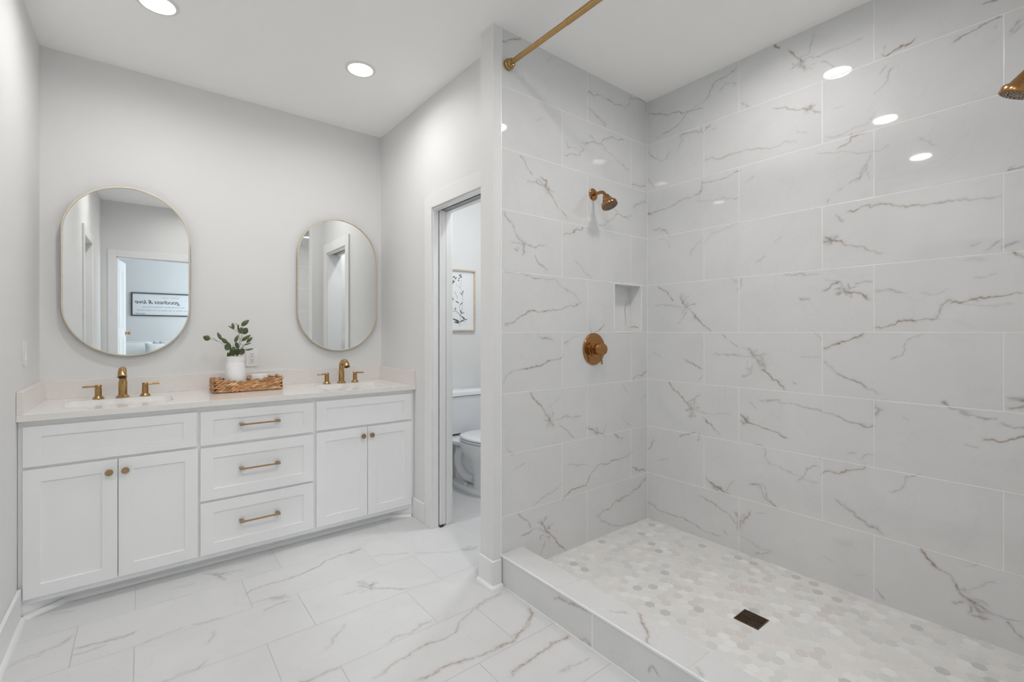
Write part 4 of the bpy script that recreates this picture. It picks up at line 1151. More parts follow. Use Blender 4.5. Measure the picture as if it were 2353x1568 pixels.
# ---------------------------------------------------------------- faucets
def faucet(x, label):
    t = thing('faucet', label, 'faucet', (x, 3.352, CTZ), 'widespread gold faucets')
    g = G(); b = M['brass']
    g.lathe((0, 0, 0), (0, 0, 1), [(.0305, 0), (.0305, .003), (.0285, .0045), (.0228, .0125), (.0206, .0150), (.0196, .0155), (.0195, .087), (.0188, .088), (.0165, .089), (.0165, .122)], 40)
    # curved spout: rises, turns over and points down-forward with a wide oval mouth
    pts = []; rr = []
    for k in range(15):
        a = PI / 2 * k / 14 * 1.62
        pts.append((0, -.042 * (1 - math.cos(a)) * 1.35, .118 + .034 * math.sin(a) * 1.05)); rr.append(.0172 + .0018 * (k / 14) ** 1.5)
    pts.append((0, pts[-1][1] - .010, pts[-1][2] - .016)); rr.append(.0198)
    g.tube([(0, 0, .108)] + pts, [.0165] + rr, n=28)
    sp = ob('spout', g, b, t, world=False, smooth=40)
    g = G(); e = Vector(pts[-1]); d = (Vector(pts[-1]) - Vector(pts[-2])).normalized()
    g.lathe(e - d * .0015, d, [(.0212, 0), (.0212, .004), (.0165, .0045), (.0165, .001), (.001, .001)], 28)
    ob('aerator', g, b, sp, world=False); ob('outlet_hole', G().lathe(e + d * .0012, d, [(.0155, 0), (.0155, .0008)], 24), M['nozzle'], sp, world=False)
    for s, dx in ((-1, -.1015), (1, .097)):
        g = G(); c = (dx, .0, 0)
        g.lathe(c, (0, 0, 1), [(.0255, 0), (.0255, .003), (.0238, .0045), (.0180, .0125), (.0160, .0150), (.0150, .0155), (.0148, .056), (.0125, .058), (.0125, .061), (.0145, .062), (.0145, .072), (.0125, .0745), (.001, .0745)], 36)
        h = ob('handle', g, b, t, world=False, smooth=40)
        g = G(); g.tube([(dx + s * .008, 0, .0665), (dx + s * .03, 0, .0665), (dx + s * .062, 0, .066), (dx + s * .0645, 0, .066)], [.0052, .005, .0045, .003], n=16)
        ob('lever', g, b, h, world=False, smooth=40)
    return t
f1 = faucet(-.085, 'brushed gold two-lever faucet behind the sink below the wide left mirror')
f2 = copy_tree(f1); f2.location = (1.110, 3.352, CTZ); f2['label'] = 'brushed gold two-lever faucet behind the sink beside the toilet room wall'

# ---------------------------------------------------------------- mirrors
def stadium(w, h, n=40):
    r = w / 2; s = h / 2 - r
    return [(r * math.cos(PI * k / n), s + r * math.sin(PI * k / n)) for k in range(n + 1)] + [(-r * math.cos(PI * k / n), -s - r * math.sin(PI * k / n)) for k in range(n + 1)]
def mirror(x, z, label):
    t = thing('wall_mirror', label, 'mirror', (x, YB, z), 'pill-shaped wall mirrors')
    W_, H_ = .566, .959
    shape2d('mirror_frame', [stadium(W_, H_), stadium(W_ - .0105, H_ - .0105)], .030, on_back(-.0006), M['frame'], t, bevel=.0012, world=False)
    shape2d('glass', [stadium(W_ - .0110, H_ - .0110)], .012, on_back(-.0105), M['mirror'], t, world=False)
    return t
TILT = .0225
m1 = mirror(-.058, 1.602, 'pill-shaped mirror in a thin pale gold frame, reflecting the bedroom doorway and a framed sign')
m2 = copy_tree(m1); m2.location = (1.126, YB, 1.602); # the wide mirror leans out a little at the top, as its reflection shows
m1.rotation_euler = (TILT, 0, 0); m1.location = (-.058, YB - .479 * math.sin(TILT) - .0012, 1.602)
m2['label'] = 'pill-shaped mirror in a thin pale gold frame, reflecting shower tile and the toilet room doorway'

# ---------------------------------------------------------------- outlet and switches
def wallplate(name, label, cat, loc, mtx, kind):
    t = thing(name, label, cat, loc)
    shape2d('cover_plate', [rrect(-.035, .035, -.0575, .0575, .004)], .005, mtx, M['plastic'], t, bevel=.0012, world=False)
    if kind == 'outlet':
        for s in (-1, 1):
            r = shape2d('receptacle', [rrect(-.0165, .0165, s * .0195 - .0135, s * .0195 + .0135, .004)], .0022, mtx @ Matrix.Translation((0, 0, .0052)), M['plastic'], t, bevel=.0004, world=False)
            shape2d('socket_slots', [rect(-.0078, -.0052, s * .0195 - .001, s * .0195 + .0085), rect(.0052, .0078, s * .0195, s * .0195 + .0075), rrect(-.0026, .0026, s * .0195 - .0105, s * .0195 - .0055, .0024, 4)], .0006, mtx @ Matrix.Translation((0, 0, .0076)), M['slot'], r, world=False)
    else:
        g = G(); rk = [(-.0165, -.033, .0052), (.0165, -.033, .0052), (.0165, -.033, .0105), (-.0165, -.033, .0105), (-.0165, .033, .0052), (.0165, .033, .0052), (.0165, .033, .0062), (-.0165, .033, .0062)]
        g.add([mtx @ Vector(p) for p in rk], [(0, 3, 2, 1), (4, 5, 6, 7), (0, 1, 5, 4), (2, 3, 7, 6), (1, 2, 6, 5), (0, 4, 7, 3)])
        ob('rocker', g, M['plastic'], t, world=False, bevel=.0008)
    return t
def rot(m): m = m.copy(); m.translation = (0, 0, 0); return m
wallplate('electrical_outlet', 'white duplex electrical outlet on the wall behind the vase', 'outlet', (.566, YB - .0004, 1.09), rot(on_back(0)), 'outlet')
wallplate('light_switch', 'white rocker light switch on the side wall just in front of the vanity end', 'light switch', (XL + .0004, 3.062, 1.16), rot(on_xwall(0, 1)), 'switch')
wallplate('light_switch', 'white rocker light switch inside the toilet room, seen only in a mirror', 'light switch', (1.665, 1.9544, 1.183), Matrix(((-1, 0, 0, 0), (0, 0, 1, 0), (0, 1, 0, 0), (0, 0, 0, 1))), 'switch')

# ---------------------------------------------------------------- tray, vase, branches, candle
TX0, TX1, TY0, TY1 = .325, .690, 3.195, 3.385
tray = thing('wicker_tray', 'honey brown woven water-hyacinth tray holding the vase and a candle', 'tray', ((TX0 + TX1) / 2, (TY0 + TY1) / 2, CTZ))
rw = random.Random(11)
def lobe_rows(a, b, nrm, rows, z0, dz, top_wave):
    """a braided wall from a to b: rows of slanted strand lobes"""
    a = Vector((*a, 0)); b = Vector((*b, 0)); d = (b - a); ln = d.length; d.normalize(); n = Vector((*nrm, 0)); up = Vector((0, 0, 1))
    g = G(); tint = []
    for r in range(rows):
        k = int(ln / .021)
        for i in range(k + 1):
            s = (i + (.5 if r % 2 else 0) + rw.uniform(-.12, .12)) / k * ln
            if s < -.002 or s > ln + .004: continue
            zz = z0 + dz * (r + .5) + rw.uniform(-.0012, .0012) + (top_wave(s / ln) * (r / rows) if top_wave else 0)
            lean = math.radians(13 + rw.uniform(-8, 8)); L = .0160 * rw.uniform(.8, 1.15); H = dz * .60 * rw.uniform(.8, 1.1)
            ex = d * math.cos(lean) + up * math.sin(lean); ez = up * math.cos(lean) - d * math.sin(lean)
            m = Matrix((ex, n, ez)).transposed()
            c0 = len(g.v)
            g.ell(a + d * s + up * zz + n * rw.uniform(-.001, .001), L, .0055, H, m, n=8, m=6)
            v = rw.uniform(.55, 1.15); base_ = (.60 * v, .32 * v, .145 * v) if rw.random() > .3 else (.74 * v, .48 * v, .27 * v)
            tint += [base_] * (len(g.v) - c0)
    return g, tint
def wicker_part(name, g, tint):
    o = ob(name, g, M['wicker'], tray, smooth=60, recalc=False)
    ca = o.data.color_attributes.new('tint', 'FLOAT_COLOR', 'POINT')
    ca.data.foreach_set('color', [x for t in tint for x in (*t, 1)])
    return o
wv = lambda t: .004 * math.sin(t * 9 + 2) - .010 * math.exp(-((t - .42) / .16) ** 2) + .006 * abs(2 * t - 1) ** 3
wicker_part('woven_side', *lobe_rows((TX0 + .0115, TY0), (TX1 - .0115, TY0), (0, -1), 7, CTZ + .0055, .0096, wv))
wicker_part('woven_side', *lobe_rows((TX1, TY0 + .008), (TX1, TY1 - .008), (1, 0), 7, CTZ + .0055, .0101, lambda t: .004))
wicker_part('woven_side', *lobe_rows((TX1 - .0115, TY1), (TX0 + .0115, TY1), (0, 1), 7, CTZ + .0055, .0096, lambda t: .004 * math.sin(t * 12)))
wicker_part('woven_side', *lobe_rows((TX0, TY1 - .008), (TX0, TY0 + .008), (-1, 0), 7, CTZ + .0055, .0101, lambda t: .004))
g = G(); t_ = []
for i in range(17):
    c0 = len(g.v); x = TX0 + .012 + i * (TX1 - TX0 - .024) / 16
    g.tube([(x, TY0 + .004, CTZ + .006), (x + .002, (TY0 + TY1) / 2, CTZ + .0065), (x, TY1 - .004, CTZ + .006)], .0054, n=8); v = rw.uniform(.6, 1.0)
    t_ += [(.5 * v, .28 * v, .13 * v)] * (len(g.v) - c0)
wicker_part('tray_bottom', g, t_)
g = G()
for a_ in ((TX0 + .001, TX1 - .001, TY0 + .0015, TY0 + .0035), (TX0 + .001, TX1 - .001, TY1 - .0025, TY1 - .0005), (TX0 + .0005, TX0 + .0025, TY0, TY1), (TX1 - .0025, TX1 - .0005, TY0, TY1)): g.box(*a_, CTZ + .005, CTZ + .058)
ob('gap_shade_board', g, new_mat('gap_shade_brown', (.09, .04, .018), .8, noise=.2, nscale=90), tray)  # dark boards behind the weave, colouring in the shade of its gaps
g = G(); t_ = []
for i in range(70):      # loose rim strands
    u = rw.random(); side = rw.randrange(4)
    if side == 0: p = Vector((TX0 + u * (TX1 - TX0), TY0, CTZ + .070 + wv(u)))
    elif side == 1: p = Vector((TX1, TY0 + u * (TY1 - TY0), CTZ + .078))
    elif side == 2: p = Vector((TX0 + u * (TX1 - TX0), TY1, CTZ + .074))
    else: p = Vector((TX0, TY0 + u * (TY1 - TY0), CTZ + .078))
    along = Vector((1, 0, 0)) if side % 2 == 0 else Vector((0, 1, 0)); h = rw.uniform(.002, .007); c0 = len(g.v)
    g.tube([p + along * (.013 * q_) + Vector((0, 0, h * math.cos(q_ * 1.7) - .004 * q_ * q_)) for q_ in (-1, -.6, -.2, .2, .6, 1)], [.0012, .0026, .0034, .0034, .0026, .0012], n=6); v = rw.uniform(.45, 1.1)
    t_ += [(.52 * v, .30 * v, .15 * v)] * (len(g.v) - c0)
wicker_part('rim_strands', g, t_)

VX, VY, VZ = .4435, 3.272, CTZ + .0122
vase = G(); vase.lathe((VX, VY, VZ), (0, 0, 1), [(.001, 0), (.046, 0), (.0545, .006), (.0585, .025), (.0585, .055), (.0565, .095), (.0545, .125), (.0520, .146), (.0490, .158), (.0482, .170), (.0500, .1865), (.0515, .2005), (.0503, .2015), (.0490, .199), (.0465, .178), (.045, .160), (.0475, .140), (.049, .1), (.050, .03), (.001, .012)], 56, cap0=False, cap1=False)
prop(ob('vase', vase, M['milky'], smooth=50, recalc=False), 'milky white glass vase with a flared neck standing in the woven tray', 'vase')
cand = G(); cand.lathe((.5795, 3.30, CTZ + .0122), (0, 0, 1), [(.001, 0), (.044, 0), (.0465, .004), (.0465, .080), (.0455, .0815), (.0435, .080), (.0435, .06), (.001, .058)], 44, cap0=False, cap1=False)
cj = thing('candle_jar', 'low milky glass candle jar in the woven tray beside the vase', 'candle', (.5795, 3.30, CTZ + .0122))
ob('glass_cup', cand, M['milky'], cj, smooth=50, recalc=False)
g = G(); g.cyl((.5795, 3.30, CTZ + .070), (.5795, 3.30, CTZ + .082), .001, n=8)
ob('wick', g, M['stem'], cj)

pl = thing('eucalyptus_branches', 'dark green eucalyptus branches standing in the milky glass vase', 'plant', (VX, VY, VZ + .03))
g = G()
def sdepth(z, i): return VY + .0 + (.008 * math.sin(i * 2.1)) + (0.0)
for i, st in enumerate(STEMS):
    pts = [(x, sdepth(z, i), z) for x, z in st]
    if i in (0, 3, 5, 6, 7, 9, 10, 11, 12):
        x, y, z = pts[0]; pts = [(VX + (x - VX) * .25, VY, VZ + .05), (VX + (x - VX) * .6, VY, VZ + .15)] + pts
    # smooth by subdividing
    P = [Vector(p) for p in pts]; Q = []
    for a in range(len(P) - 1):
        p0, p1, p2, p3 = P[max(a - 1, 0)], P[a], P[a + 1], P[min(a + 2, len(P) - 1)]
        for k in range(6):
            t = k / 6; Q.append(.5 * ((2 * p1) + (p2 - p0) * t + (2 * p0 - 5 * p1 + 4 * p2 - p3) * t * t + (3 * p1 - p0 - 3 * p2 + p3) * t ** 3))
    Q.append(P[-1]); n = len(Q)
    g.tube(Q, [.0019 - .0011 * k / n for k in range(n)], n=6)
ob('stem', g, M['stem'], pl, smooth=60)
rl = random.Random(3)
for (x0_, z0_, x1_, z1_, wd, dy) in LEAVES:
    g = G(); a = Vector((x0_, VY + dy * .3, z0_)); b = Vector((x1_, VY + dy * 1.6, z1_)); d = b - a; L = d.length; d.normalize()
    face = Vector((-.13 + rl.uniform(-.35, .35), -1, rl.uniform(-.1, .5))).normalized(); sd = d.cross(face).normalized(); up = sd.cross(d).normalized()
    K = 10; top_, bot_ = [], []
    for k in range(K + 1):
        t = k / K; w_ = wd * .5 * (math.sin(PI * t ** .85) ** .75) + .0003
        c = a + d * (L * t) + up * (.10 * L * math.sin(PI * t) * (1 if dy >= 0 else -1))
        row = [c + sd * (w_ * q) - up * (abs(q) ** 1.5) * w_ * .28 for q in (-1, -.5, 0, .5, 1)]
        top_.append([p + up * .0003 for p in row]); bot_.append([p - up * .0003 for p in row])
    vs = [p for r in top_ for p in r] + [p for r in bot_ for p in r]; n5 = 5 * (K + 1); fs = []
    for k in range(K):
        for q in range(4):
            i = k * 5 + q; fs.append((i, i + 1, i + 6, i + 5)); fs.append((n5 + i, n5 + i + 5, n5 + i + 6, n5 + i + 1))
        for q in (0, 4):
            i = k * 5 + q; fs.append((i, i + 5, n5 + i + 5, n5 + i))
    g.add(vs, fs)
    ob('leaf', g, M['leaf'], pl, smooth=70)

# ---------------------------------------------------------------- shower fittings
def shower_head(y_wall, s, label):
    """s=-1: mounted on the wet wall and pointing to -Y"""
    t = thing('shower_sprayer', label, 'shower head', (2.078, y_wall, 2.068), 'wall-mounted shower heads')
    b = M['bronze']
    g = G(); g.lathe((0, s * .0004, 0), (0, s, 0), [(.035, 0), (.035, .003), (.031, .0065), (.014, .008), (.001, .008)], 48)
    ob('escutcheon', g, b, t, world=False, smooth=40)
    g = G(); pts = [(0, s * .004, 0), (0, s * .030, 0), (0, s * .058, -.0003)]
    for k in range(1, 9):
        a = math.radians(52) * k / 8; pts.append((0, s * (.058 + .035 * math.sin(a)), -.0003 - .035 * (1 - math.cos(a))))
    e = Vector(pts[-1]); d = Vector((0, s * math.cos(math.radians(52)), -math.sin(math.radians(52)))); e = e + d * .012; pts.append(tuple(e + d * .006))
    g.tube(pts, .0095, n=24); ob('arm', g, b, t, world=False, smooth=50)
    o_ = e + d * .006
    ax = Vector((0, s * .42, -.907)).normalized()
    g = G(); g.lathe(o_, ax, [(.0125, -.002), (.0165, 0), (.0178, .0015), (.0190, .006), (.0345, .045), (.0372, .0475), (.0440, .0515), (.0460, .056), (.0463, .0675), (.0455, .0715), (.0440, .0725), (.0430, .0715), (.001, .0715)], 56)
    hd = ob('head_shell', g, b, t, world=False, smooth=40)
    c = o_ + ax * .0717
    g = G(); g.lathe(c, ax, [(.0425, -.0004), (.0425, .0008), (.041, .0014), (.0245, .0014), (.0240, .0004), (.0205, .0004), (.020, .0016), (.001, .0022)], 48)
    ob('spray_face', g, M['spray'], hd, world=False, smooth=40)
    u = ax.orthogonal().normalized(); w_ = ax.cross(u)
    g = G()
    for n_, r_, hr in ((24, .0375, .0014), (16, .031, .0013), (14, .0222, .0012), (9, .014, .0012), (5, .007, .0012)):
        for k in range(n_):
            a = 2 * PI * (k + (.5 if n_ == 16 else 0)) / n_; p = c + (u * math.cos(a) + w_ * math.sin(a)) * r_
            rad = (u * math.cos(a) + w_ * math.sin(a)); tan = ax.cross(rad)
            if n_ == 24:
                m = Matrix((rad, tan, ax)).transposed(); g.ell(p + ax * .0012, .0036, .0013, .0012, m, n=8, m=4)
            else: g.cyl(p, p + ax * .003, hr, hr * .8, 8)
    ob('nozzles', g, M['nozzle'], hd, world=False, smooth=40)
    return t
shower_head(YW, -1, 'bronze cone shower head on a curved arm above the round shower valve')
shower_head(YN, 1, 'bronze cone shower head hanging from the near shower wall, cut by the photo edge')

sv = thing('shower_valve', 'round bronze shower valve with a lever handle on the tiled wall', 'shower valve', (2.084, YW, 1.158))
b = M['bronze']
g = G(); g.lathe((0, -.0004, 0), (0, -1, 0), [(.094, 0), (.094, .004), (.0905, .008), (.055, .0105), (.052, .0095), (.048, .0112), (.034, .0125), (.001, .0125)], 72)
ob('plate', g, b, sv, world=False, smooth=40)
g = G(); g.lathe((0, -.012, 0), (0, -1, 0), [(.0355, 0), (.0355, .006), (.032, .008), (.029, .008), (.029, .018), (.0325, .0185), (.0325, .064), (.031, .0665), (.001, .0665)], 56)
hb = ob('hub', g, b, sv, world=False, smooth=40)
g = G(); g.tube([(0, -.058, -.026), (0, -.060, -.050), (0, -.063, -.084), (0, -.0632, -.087)], [.005, .005, .0046, .0035], n=18)
ob('lever', g, b, hb, world=False, smooth=40)

RX, RZ = 1.442, 2.603
rod = thing('shower_curtain_rod', 'gold tension curtain rod running across the top of the shower opening', 'curtain rod', (RX, YW, RZ))
mm = M['brass']
ob('rod_tube', G().cyl((RX, 1.418, RZ), (RX, YN + .03, RZ), .0142, n=40), mm, rod)
ob('inner_tube', G().cyl((RX, YW - .030, RZ), (RX, 1.41, RZ), .0128, n=40), mm, rod)
g = G(); g.lathe((RX, 1.432, RZ), (0, -1, 0), [(.0142, 0), (.0145, .0008), (.0145, .0016), (.0142, .0024), (.0142, .013), (.0145, .0138), (.0145, .0146), (.0142, .0154)], 40, False, False)
ob('collar', g, mm, rod, smooth=40)
for y_, s in ((YW, -1), (YN, 1)):
    g = G(); g.lathe((RX, y_ + s * .0004, RZ), (0, s, 0), [(.0285, 0), (.0285, .014), (.0265, .0165), (.0235, .0175), (.0225, .021), (.0235, .023), (.0235, .029), (.021, .031), (.0185, .033), (.0185, .040), (.0128, .042), (.001, .042)], 48)
    ob('flange', g, mm, rod, smooth=35)

dr = thing('shower_drain', 'dark bronze square shower drain grate set in the mosaic floor', 'drain', (DR[0], DR[1], .031))
H2 = .051; z = .0335
shape2d('grate_frame', [rect(-H2, H2, -H2, H2), rect(-H2 + .005, H2 - .005, -H2 + .005, H2 - .005)], .004, flat_up(-.0005), M['drain'], dr, bevel=.0006, world=False)
ob('drain_well', G().box(-H2 + .004, H2 - .004, -H2 + .004, H2 - .004, -.0004, .0006), M['nozzle'], dr, world=False)
g = G()
ti = H2 - .005; wb = .0036; st_ = .0108
for q in range(4):       # four quarters of chevrons: two diagonal bars and parallel ones beside them
    Rm = Matrix.Rotation(q * PI / 2, 4, 'Z')
    for k in range(5):
        for s in (-1, 1):
            # bar parallel to the diagonal, starting on the axis line
            x0_ = k * st_ * 1.0
            if x0_ > ti - .004: continue
            Lb = (ti - x0_) / math.cos(PI / 4)
            mt = Rm @ Matrix.Translation((x0_, 0, 0)) @ Matrix.Rotation(s * PI / 4, 4, 'Z')
            if k == 0 and s < 0: continue
            g.box(.0, Lb - wb * .7, -wb / 2, wb / 2, .0008, .0031 + .0001 * q, mat=mt)
ob('grate', g, M['drain'], dr, world=False)

# ---------------------------------------------------------------- toilet
TCX = 2.125
toi = thing('toilet', 'white two-piece toilet partly visible through the toilet room doorway', 'toilet', (TCX, 3.15, 0))
def egg(cy_b, cy_f, hw, z, n=48, e=2.3, cx=TCX):
    """outline from back y to front y, squarish at the back and round at the front"""
    out = []; ym = cy_b - (cy_b - cy_f) * .42
    for k in range(n):
        a = 2 * PI * k / n; c, s = math.cos(a), math.sin(a)
        ee = e if s > 0 else 2.05
        x = math.copysign(abs(c) ** (2 / ee), c) * hw; yy = math.copysign(abs(s) ** (2 / ee), s)
        y = ym + yy * (cy_b - ym) if s > 0 else ym + yy * (ym - cy_f)
        out.append((cx + x, y, z))
    return out
W_ = M['toiletmat']
g = G()   # bowl: flaring from the pedestal to the rim
g.rings([egg(3.10, 2.845, .098, .03), egg(3.10, 2.845, .098, .14, e=2.6), egg(3.14, 2.835, .100, .20, e=2.6), egg(3.19, 2.80, .118, .25), egg(3.22, 2.775, .148, .295), egg(3.24, 2.755, .172, .345), egg(3.25, 2.75, .180, .375), egg(3.25, 2.75, .180, .395), egg(3.245, 2.755, .174, .401)])
bowl = ob('bowl', g, W_, toi, smooth=50)
g = G()   # foot, trapway and tank deck
g.rings([egg(3.40, 2.835, .132, 0, e=3.2), egg(3.40, 2.835, .132, .022, e=3.2), egg(3.395, 2.84, .124, .036, e=3.2), egg(3.39, 2.85, .07, .045, e=3)])
g.rings([egg(3.41, 3.02, .062, .03, e=4), egg(3.41, 3.02, .058, .36, e=4)])
for s in (-1, 1):
    x = TCX + s * .062
    g.tube([(x, 3.13, .30), (x + s * .012, 3.20, .315), (x + s * .016, 3.265, .29), (x + s * .016, 3.29, .24), (x + s * .014, 3.285, .17), (x + s * .012, 3.24, .115), (x + s * .008, 3.17, .09), (x, 3.09, .085)], [.03, .036, .038, .038, .038, .038, .036, .03], n=18)
foot = ob('pedestal', g, W_, bowl, smooth=50)
g = G()
def rr3(x0, x1, y0, y1, r, z): return [(x, y, z) for x, y in rrect(x0, x1, y0, y1, r)]
g.rings([rr3(TCX - .165, TCX + .165, 3.12, 3.42, .09, .352), rr3(TCX - .203, TCX + .203, 3.06, 3.46, .125, .372), rr3(TCX - .206, TCX + .206, 3.05, 3.465, .13, .397), rr3(TCX - .201, TCX + .201, 3.055, 3.46, .13, .402)])
ob('tank_deck', g, W_, bowl, smooth=50)
for s in (-1, 1):
    g = G(); g.lathe((TCX + s * .112, 3.13, .036), (0, 0, 1), [(.0145, 0), (.0145, .014), (.012, .021), (.006, .025), (.001, .026)], 20); ob('bolt_cap', g, M['plastic'], bowl, smooth=60)
def bow(x0, x1, y0, y1, r, z, b):
    return [(x, y - (b * (1 - ((x - TCX) / (x1 - TCX)) ** 2) if y < (y0 + y1) / 2 else 0), z) for x, y in rrect(x0, x1, y0, y1, r, 8)]
g = G(); g.rings([bow(TCX - .185, TCX + .185, 3.30, 3.455, .03, .419, .012), bow(TCX - .205, TCX + .205, 3.288, 3.462, .03, .446, .014), bow(TCX - .215, TCX + .215, 3.28, 3.466, .03, .725, .016)])
tank = ob('tank', g, W_, toi, smooth=50)
g = G(); g.rings([bow(TCX - .216, TCX + .216, 3.279, 3.467, .03, .7275, .016), bow(TCX - .226, TCX + .226, 3.268, 3.472, .03, .732, .018), bow(TCX - .227, TCX + .227, 3.267, 3.473, .03, .762, .018), bow(TCX - .221, TCX + .221, 3.273, 3.470, .03, .772, .018), bow(TCX - .19, TCX + .19, 3.29, 3.46, .03, .7755, .014)])
ob('tank_lid', g, W_, toi, smooth=50)
g = G(); g.rings([egg(3.215, 2.75, .178, .4085), egg(3.215, 2.745, .184, .411), egg(3.215, 2.745, .184, .420), egg(3.215, 2.75, .180, .4235)])
ob('seat', g, W_, toi, smooth=50)
g = G(); g.rings([egg(3.225, 2.742, .183, .4295), egg(3.225, 2.738, .187, .432), egg(3.225, 2.74, .186, .441), egg(3.22, 2.75, .176, .448), egg(3.19, 2.80, .13, .452)])
ob('seat_lid', g, W_, toi, smooth=50)

# ---------------------------------------------------------------- pictures
def framed(name, label, loc, mtx, w, h, fw, fd, fm, group=None):
    t = thing(name, label, 'picture', loc)
    shape2d('picture_frame', [rect(-w / 2, w / 2, -h / 2, h / 2), rect(-w / 2 + fw, w / 2 - fw, -h / 2 + fw, h / 2 - fw)], fd, mtx @ Matrix.Translation((0, 0, .0006)), fm, t, bevel=.0008, world=False)
    p = shape2d('print', [rect(-w / 2 + fw - .002, w / 2 - fw + .002, -h / 2 + fw - .002, h / 2 - fw + .002)], .003, mtx @ Matrix.Translation((0, 0, .002)), M['paper'], t, world=False)
    return t, p
PW, PH = .405, .540; pcx, pcz = 2.332 - PW / 2, 1.5385
bt, bp_ = framed('framed_print', 'botanical print of dark grey wildflowers in a pale oak frame above the toilet', (pcx, YB - .0004, pcz), rot(on_back(0)), PW, PH, .013, .022, M['wood'])
yk = YB - .0004 - .0054
g = G()
for st, wmm in STROKES:
    P = [Vector((x, yk, z)) for x, z in st]; Q = []
    for a in range(len(P) - 1):
        p0, p1, p2, p3 = P[max(a - 1, 0)], P[a], P[a + 1], P[min(a + 2, len(P) - 1)]
        for k in range(5):
            t = k / 5; Q.append(.5 * ((2 * p1) + (p2 - p0) * t + (2 * p0 - 5 * p1 + 4 * p2 - p3) * t * t + (3 * p1 - p0 - 3 * p2 + p3) * t ** 3))
    Q.append(P[-1]); n = len(Q); L_, R_ = [], []
    for i, q in enumerate(Q):
        tg = (Q[min(i + 1, n - 1)] - Q[max(i - 1, 0)]).normalized(); pr = Vector((-tg.z, 0, tg.x)) * (wmm * .00040 * (1.1 - .6 * i / n)); L_.append(q + pr); R_.append(q - pr)
    o_ = len(g.v); g.v += [tuple(v) for v in L_ + R_]; g.f += [(o_ + i, o_ + i + 1, o_ + n + i + 1, o_ + n + i) for i in range(n - 1)]
for k_, (xa, za, xb, zb, wd) in enumerate(BLOBS):
    a = Vector((xa, yk - .0001, za)); b_ = Vector((xb, yk - .0001, zb)); d = b_ - a; pr = Vector((-d.z, 0, d.x)).normalized(); w_ = wd * .00046 * .5
    pts = [a + d * (i / 8) + pr * w_ * math.sin(PI * (i / 8) ** .8) for i in range(9)] + [a + d * (i / 8) - pr * w_ * math.sin(PI * (i / 8) ** .8) for i in range(7, 0, -1)]
    o_ = len(g.v); g.v += [tuple(v) for v in pts]; g.f.append(tuple(range(o_, o_ + len(pts))))
ob('drawing', g, M['ink'], bp_, smooth=0)
def text(body, size, mtx, mat, parent, name, shear=0.0, align='LEFT', bold=0.0, spacing=1.0):
    cu = bpy.data.curves.new(name, 'FONT'); cu.body = body; cu.size = size; cu.align_x = align; cu.shear = shear; cu.offset = bold; cu.space_character = spacing; cu.extrude = .0003
    t = bpy.data.objects.new('tmp', cu); C.objects.link(t); bpy.context.view_layer.update()
    me = bpy.data.meshes.new_from_object(t.evaluated_get(bpy.context.evaluated_depsgraph_get()))
    bpy.data.objects.remove(t); bpy.data.curves.remove(cu)
    me.transform(mtx); me.name = name; me.materials.clear()
    return link_mesh(name, me, mat, parent, smooth=0)
# signature under the flowers
g = G(); k = 0
for x_, z_ in ((2.213, 1.330), (2.243, 1.331)):
    for q in range(5):
        g.tube([(x_ + q * .004, yk, z_ + .003 * (q % 2)), (x_ + q * .004 + .003, yk, z_ + .003 * ((q + 1) % 2))], .0004, n=4)
ob('signature', g, M['inkgrey'], bp_, smooth=0)

# sign over the bed: faces the bathroom
SW, SH = 1.30, .405
mt = Matrix(((-1, 0, 0, 0), (0, 0, 1, 0), (0, 1, 0, 0), (0, 0, 0, 1)))
sgx = -.152 + SW / 2
sg, sp_ = framed('framed_sign', 'long white word sign in a thin black frame over the bed, seen in a mirror', (sgx, BY + .0004, 1.439), mt, SW, SH, .016, .022, M['blackframe'])
T_ = lambda x, y: mt @ Matrix.Translation((x, y, .0056))
text('goodness & love', .097, T_(.590, .012), M['blackframe'], sp_, 'lettering', shear=.45, align='RIGHT', bold=.0002, spacing=.96)
text('SURELY YOUR', .028, T_(.10, .115), M['inkgrey'], sp_, 'lettering', align='CENTER', spacing=1.4)
text('WILL FOLLOW ME ALL THE DAYS OF MY LIFE,', .027, T_(.50, -.055), M['inkgrey'], sp_, 'lettering', align='RIGHT', spacing=1.1)
text('AND I WILL DWELL IN THE HOUSE OF THE LORD FOREVER', .027, T_(.575, -.112), M['inkgrey'], sp_, 'lettering', align='RIGHT', spacing=1.15)
text('Psalm 23:6', .03, T_(.59, -.172), M['ink'], sp_, 'lettering', shear=.3, align='RIGHT')

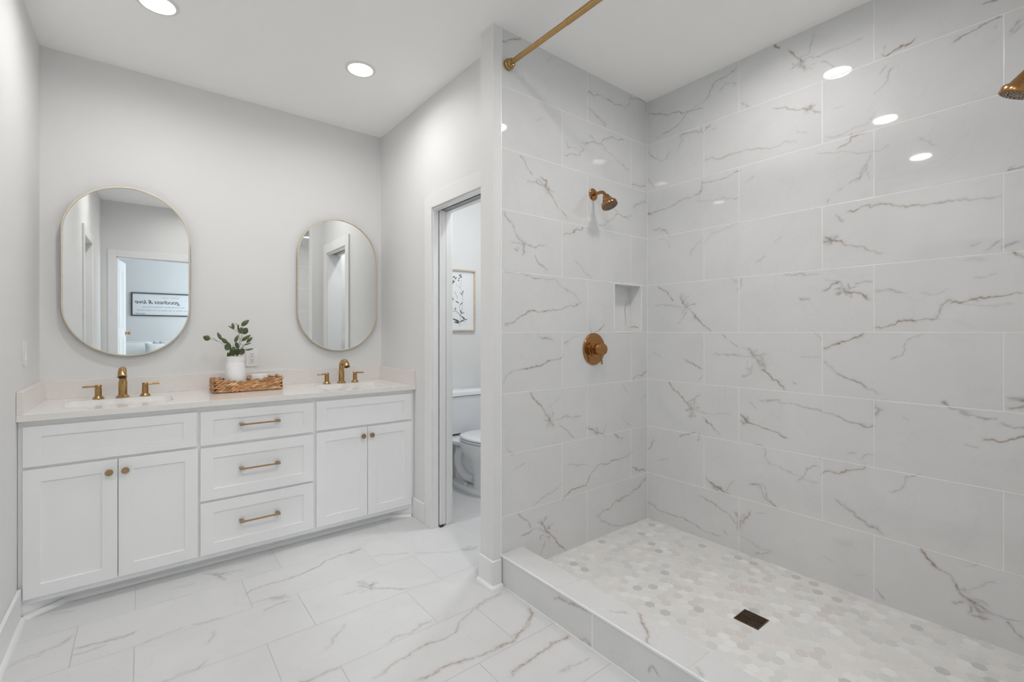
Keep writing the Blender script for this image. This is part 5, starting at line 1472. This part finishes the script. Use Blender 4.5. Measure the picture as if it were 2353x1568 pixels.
# ---------------------------------------------------------------- bed
bed = thing('bed', 'white bed with a padded headboard in the bedroom, seen in a mirror', 'bed', (.55, BY + 1.0, 0))
g = G()
for a, b_ in ((-.62, .15), (.16, .93), (.94, 1.72)): g.box(a, b_, BY + .012, BY + .10,   .05, .80)
ob('headboard', g, M['linen'], bed, bevel=.018, segs=3)
ob('bed_frame', G().box(-.60, 1.70, BY + .10, BY + 1.95, .08, .22), M['linen'], bed, bevel=.02)
for x_ in (-.55, 1.60):
    for y_ in (BY + .14, BY + 1.88): ob('leg', G().box(x_, x_ + .05, y_, y_ + .05, 0, .08), M['wood'], bed)
ob('mattress', G().box(-.58, 1.68, BY + .105, BY + 1.92, .22, .42), M['linen'], bed, bevel=.05, segs=4)
def pillow(x, y, z, w, h, t, tilt, mat, label):
    g = G(); n = 14; vs = []; 
    for sgn in (1, -1):
        for i in range(n + 1):
            for j in range(n + 1):
                u = 2 * i / n - 1; v = 2 * j / n - 1
                hgt = t / 2 * ((1 - abs(u) ** 2.6) * (1 - abs(v) ** 2.6)) ** .45
                pin = 1 - .06 * (1 - abs(u) ** 2) * abs(v) - .0
                vs.append((u * w / 2 * (1 - .05 * (1 - v * v)), sgn * hgt, v * h / 2 * (1 - .06 * (1 - u * u))))
    fs = []; N1 = (n + 1) ** 2
    for s in range(2):
        for i in range(n):
            for j in range(n):
                a = s * N1 + i * (n + 1) + j; q = (a, a + 1, a + n + 2, a + n + 1); fs.append(q if s else q[::-1])
    g.add(vs, fs)
    o = ob('pillow', g, mat, None, smooth=80, recalc=False)
    o.location = (x, y, z); o.rotation_euler = (math.radians(tilt), 0, 0)
    bm = bmesh.new(); bm.from_mesh(o.data); bmesh.ops.remove_doubles(bm, verts=bm.verts, dist=1e-5); bmesh.ops.recalc_face_normals(bm, faces=bm.faces); bm.to_mesh(o.data); bm.free()
    return prop(o, label, 'pillow', 'pillows on the bed')
pillow(-.19, BY + .24, .615, .66, .38, .17, 14, M['linen'], 'smooth white pillow leaning on the headboard end nearest the door')
pillow(.56, BY + .24, .615, .66, .38, .17, 14, M['linen'], 'smooth white pillow leaning on the middle of the headboard')
pillow(.28, BY + .46, .61, .50, .36, .16, 18, M['boucle'], 'textured white cushion in front of the smooth pillows')
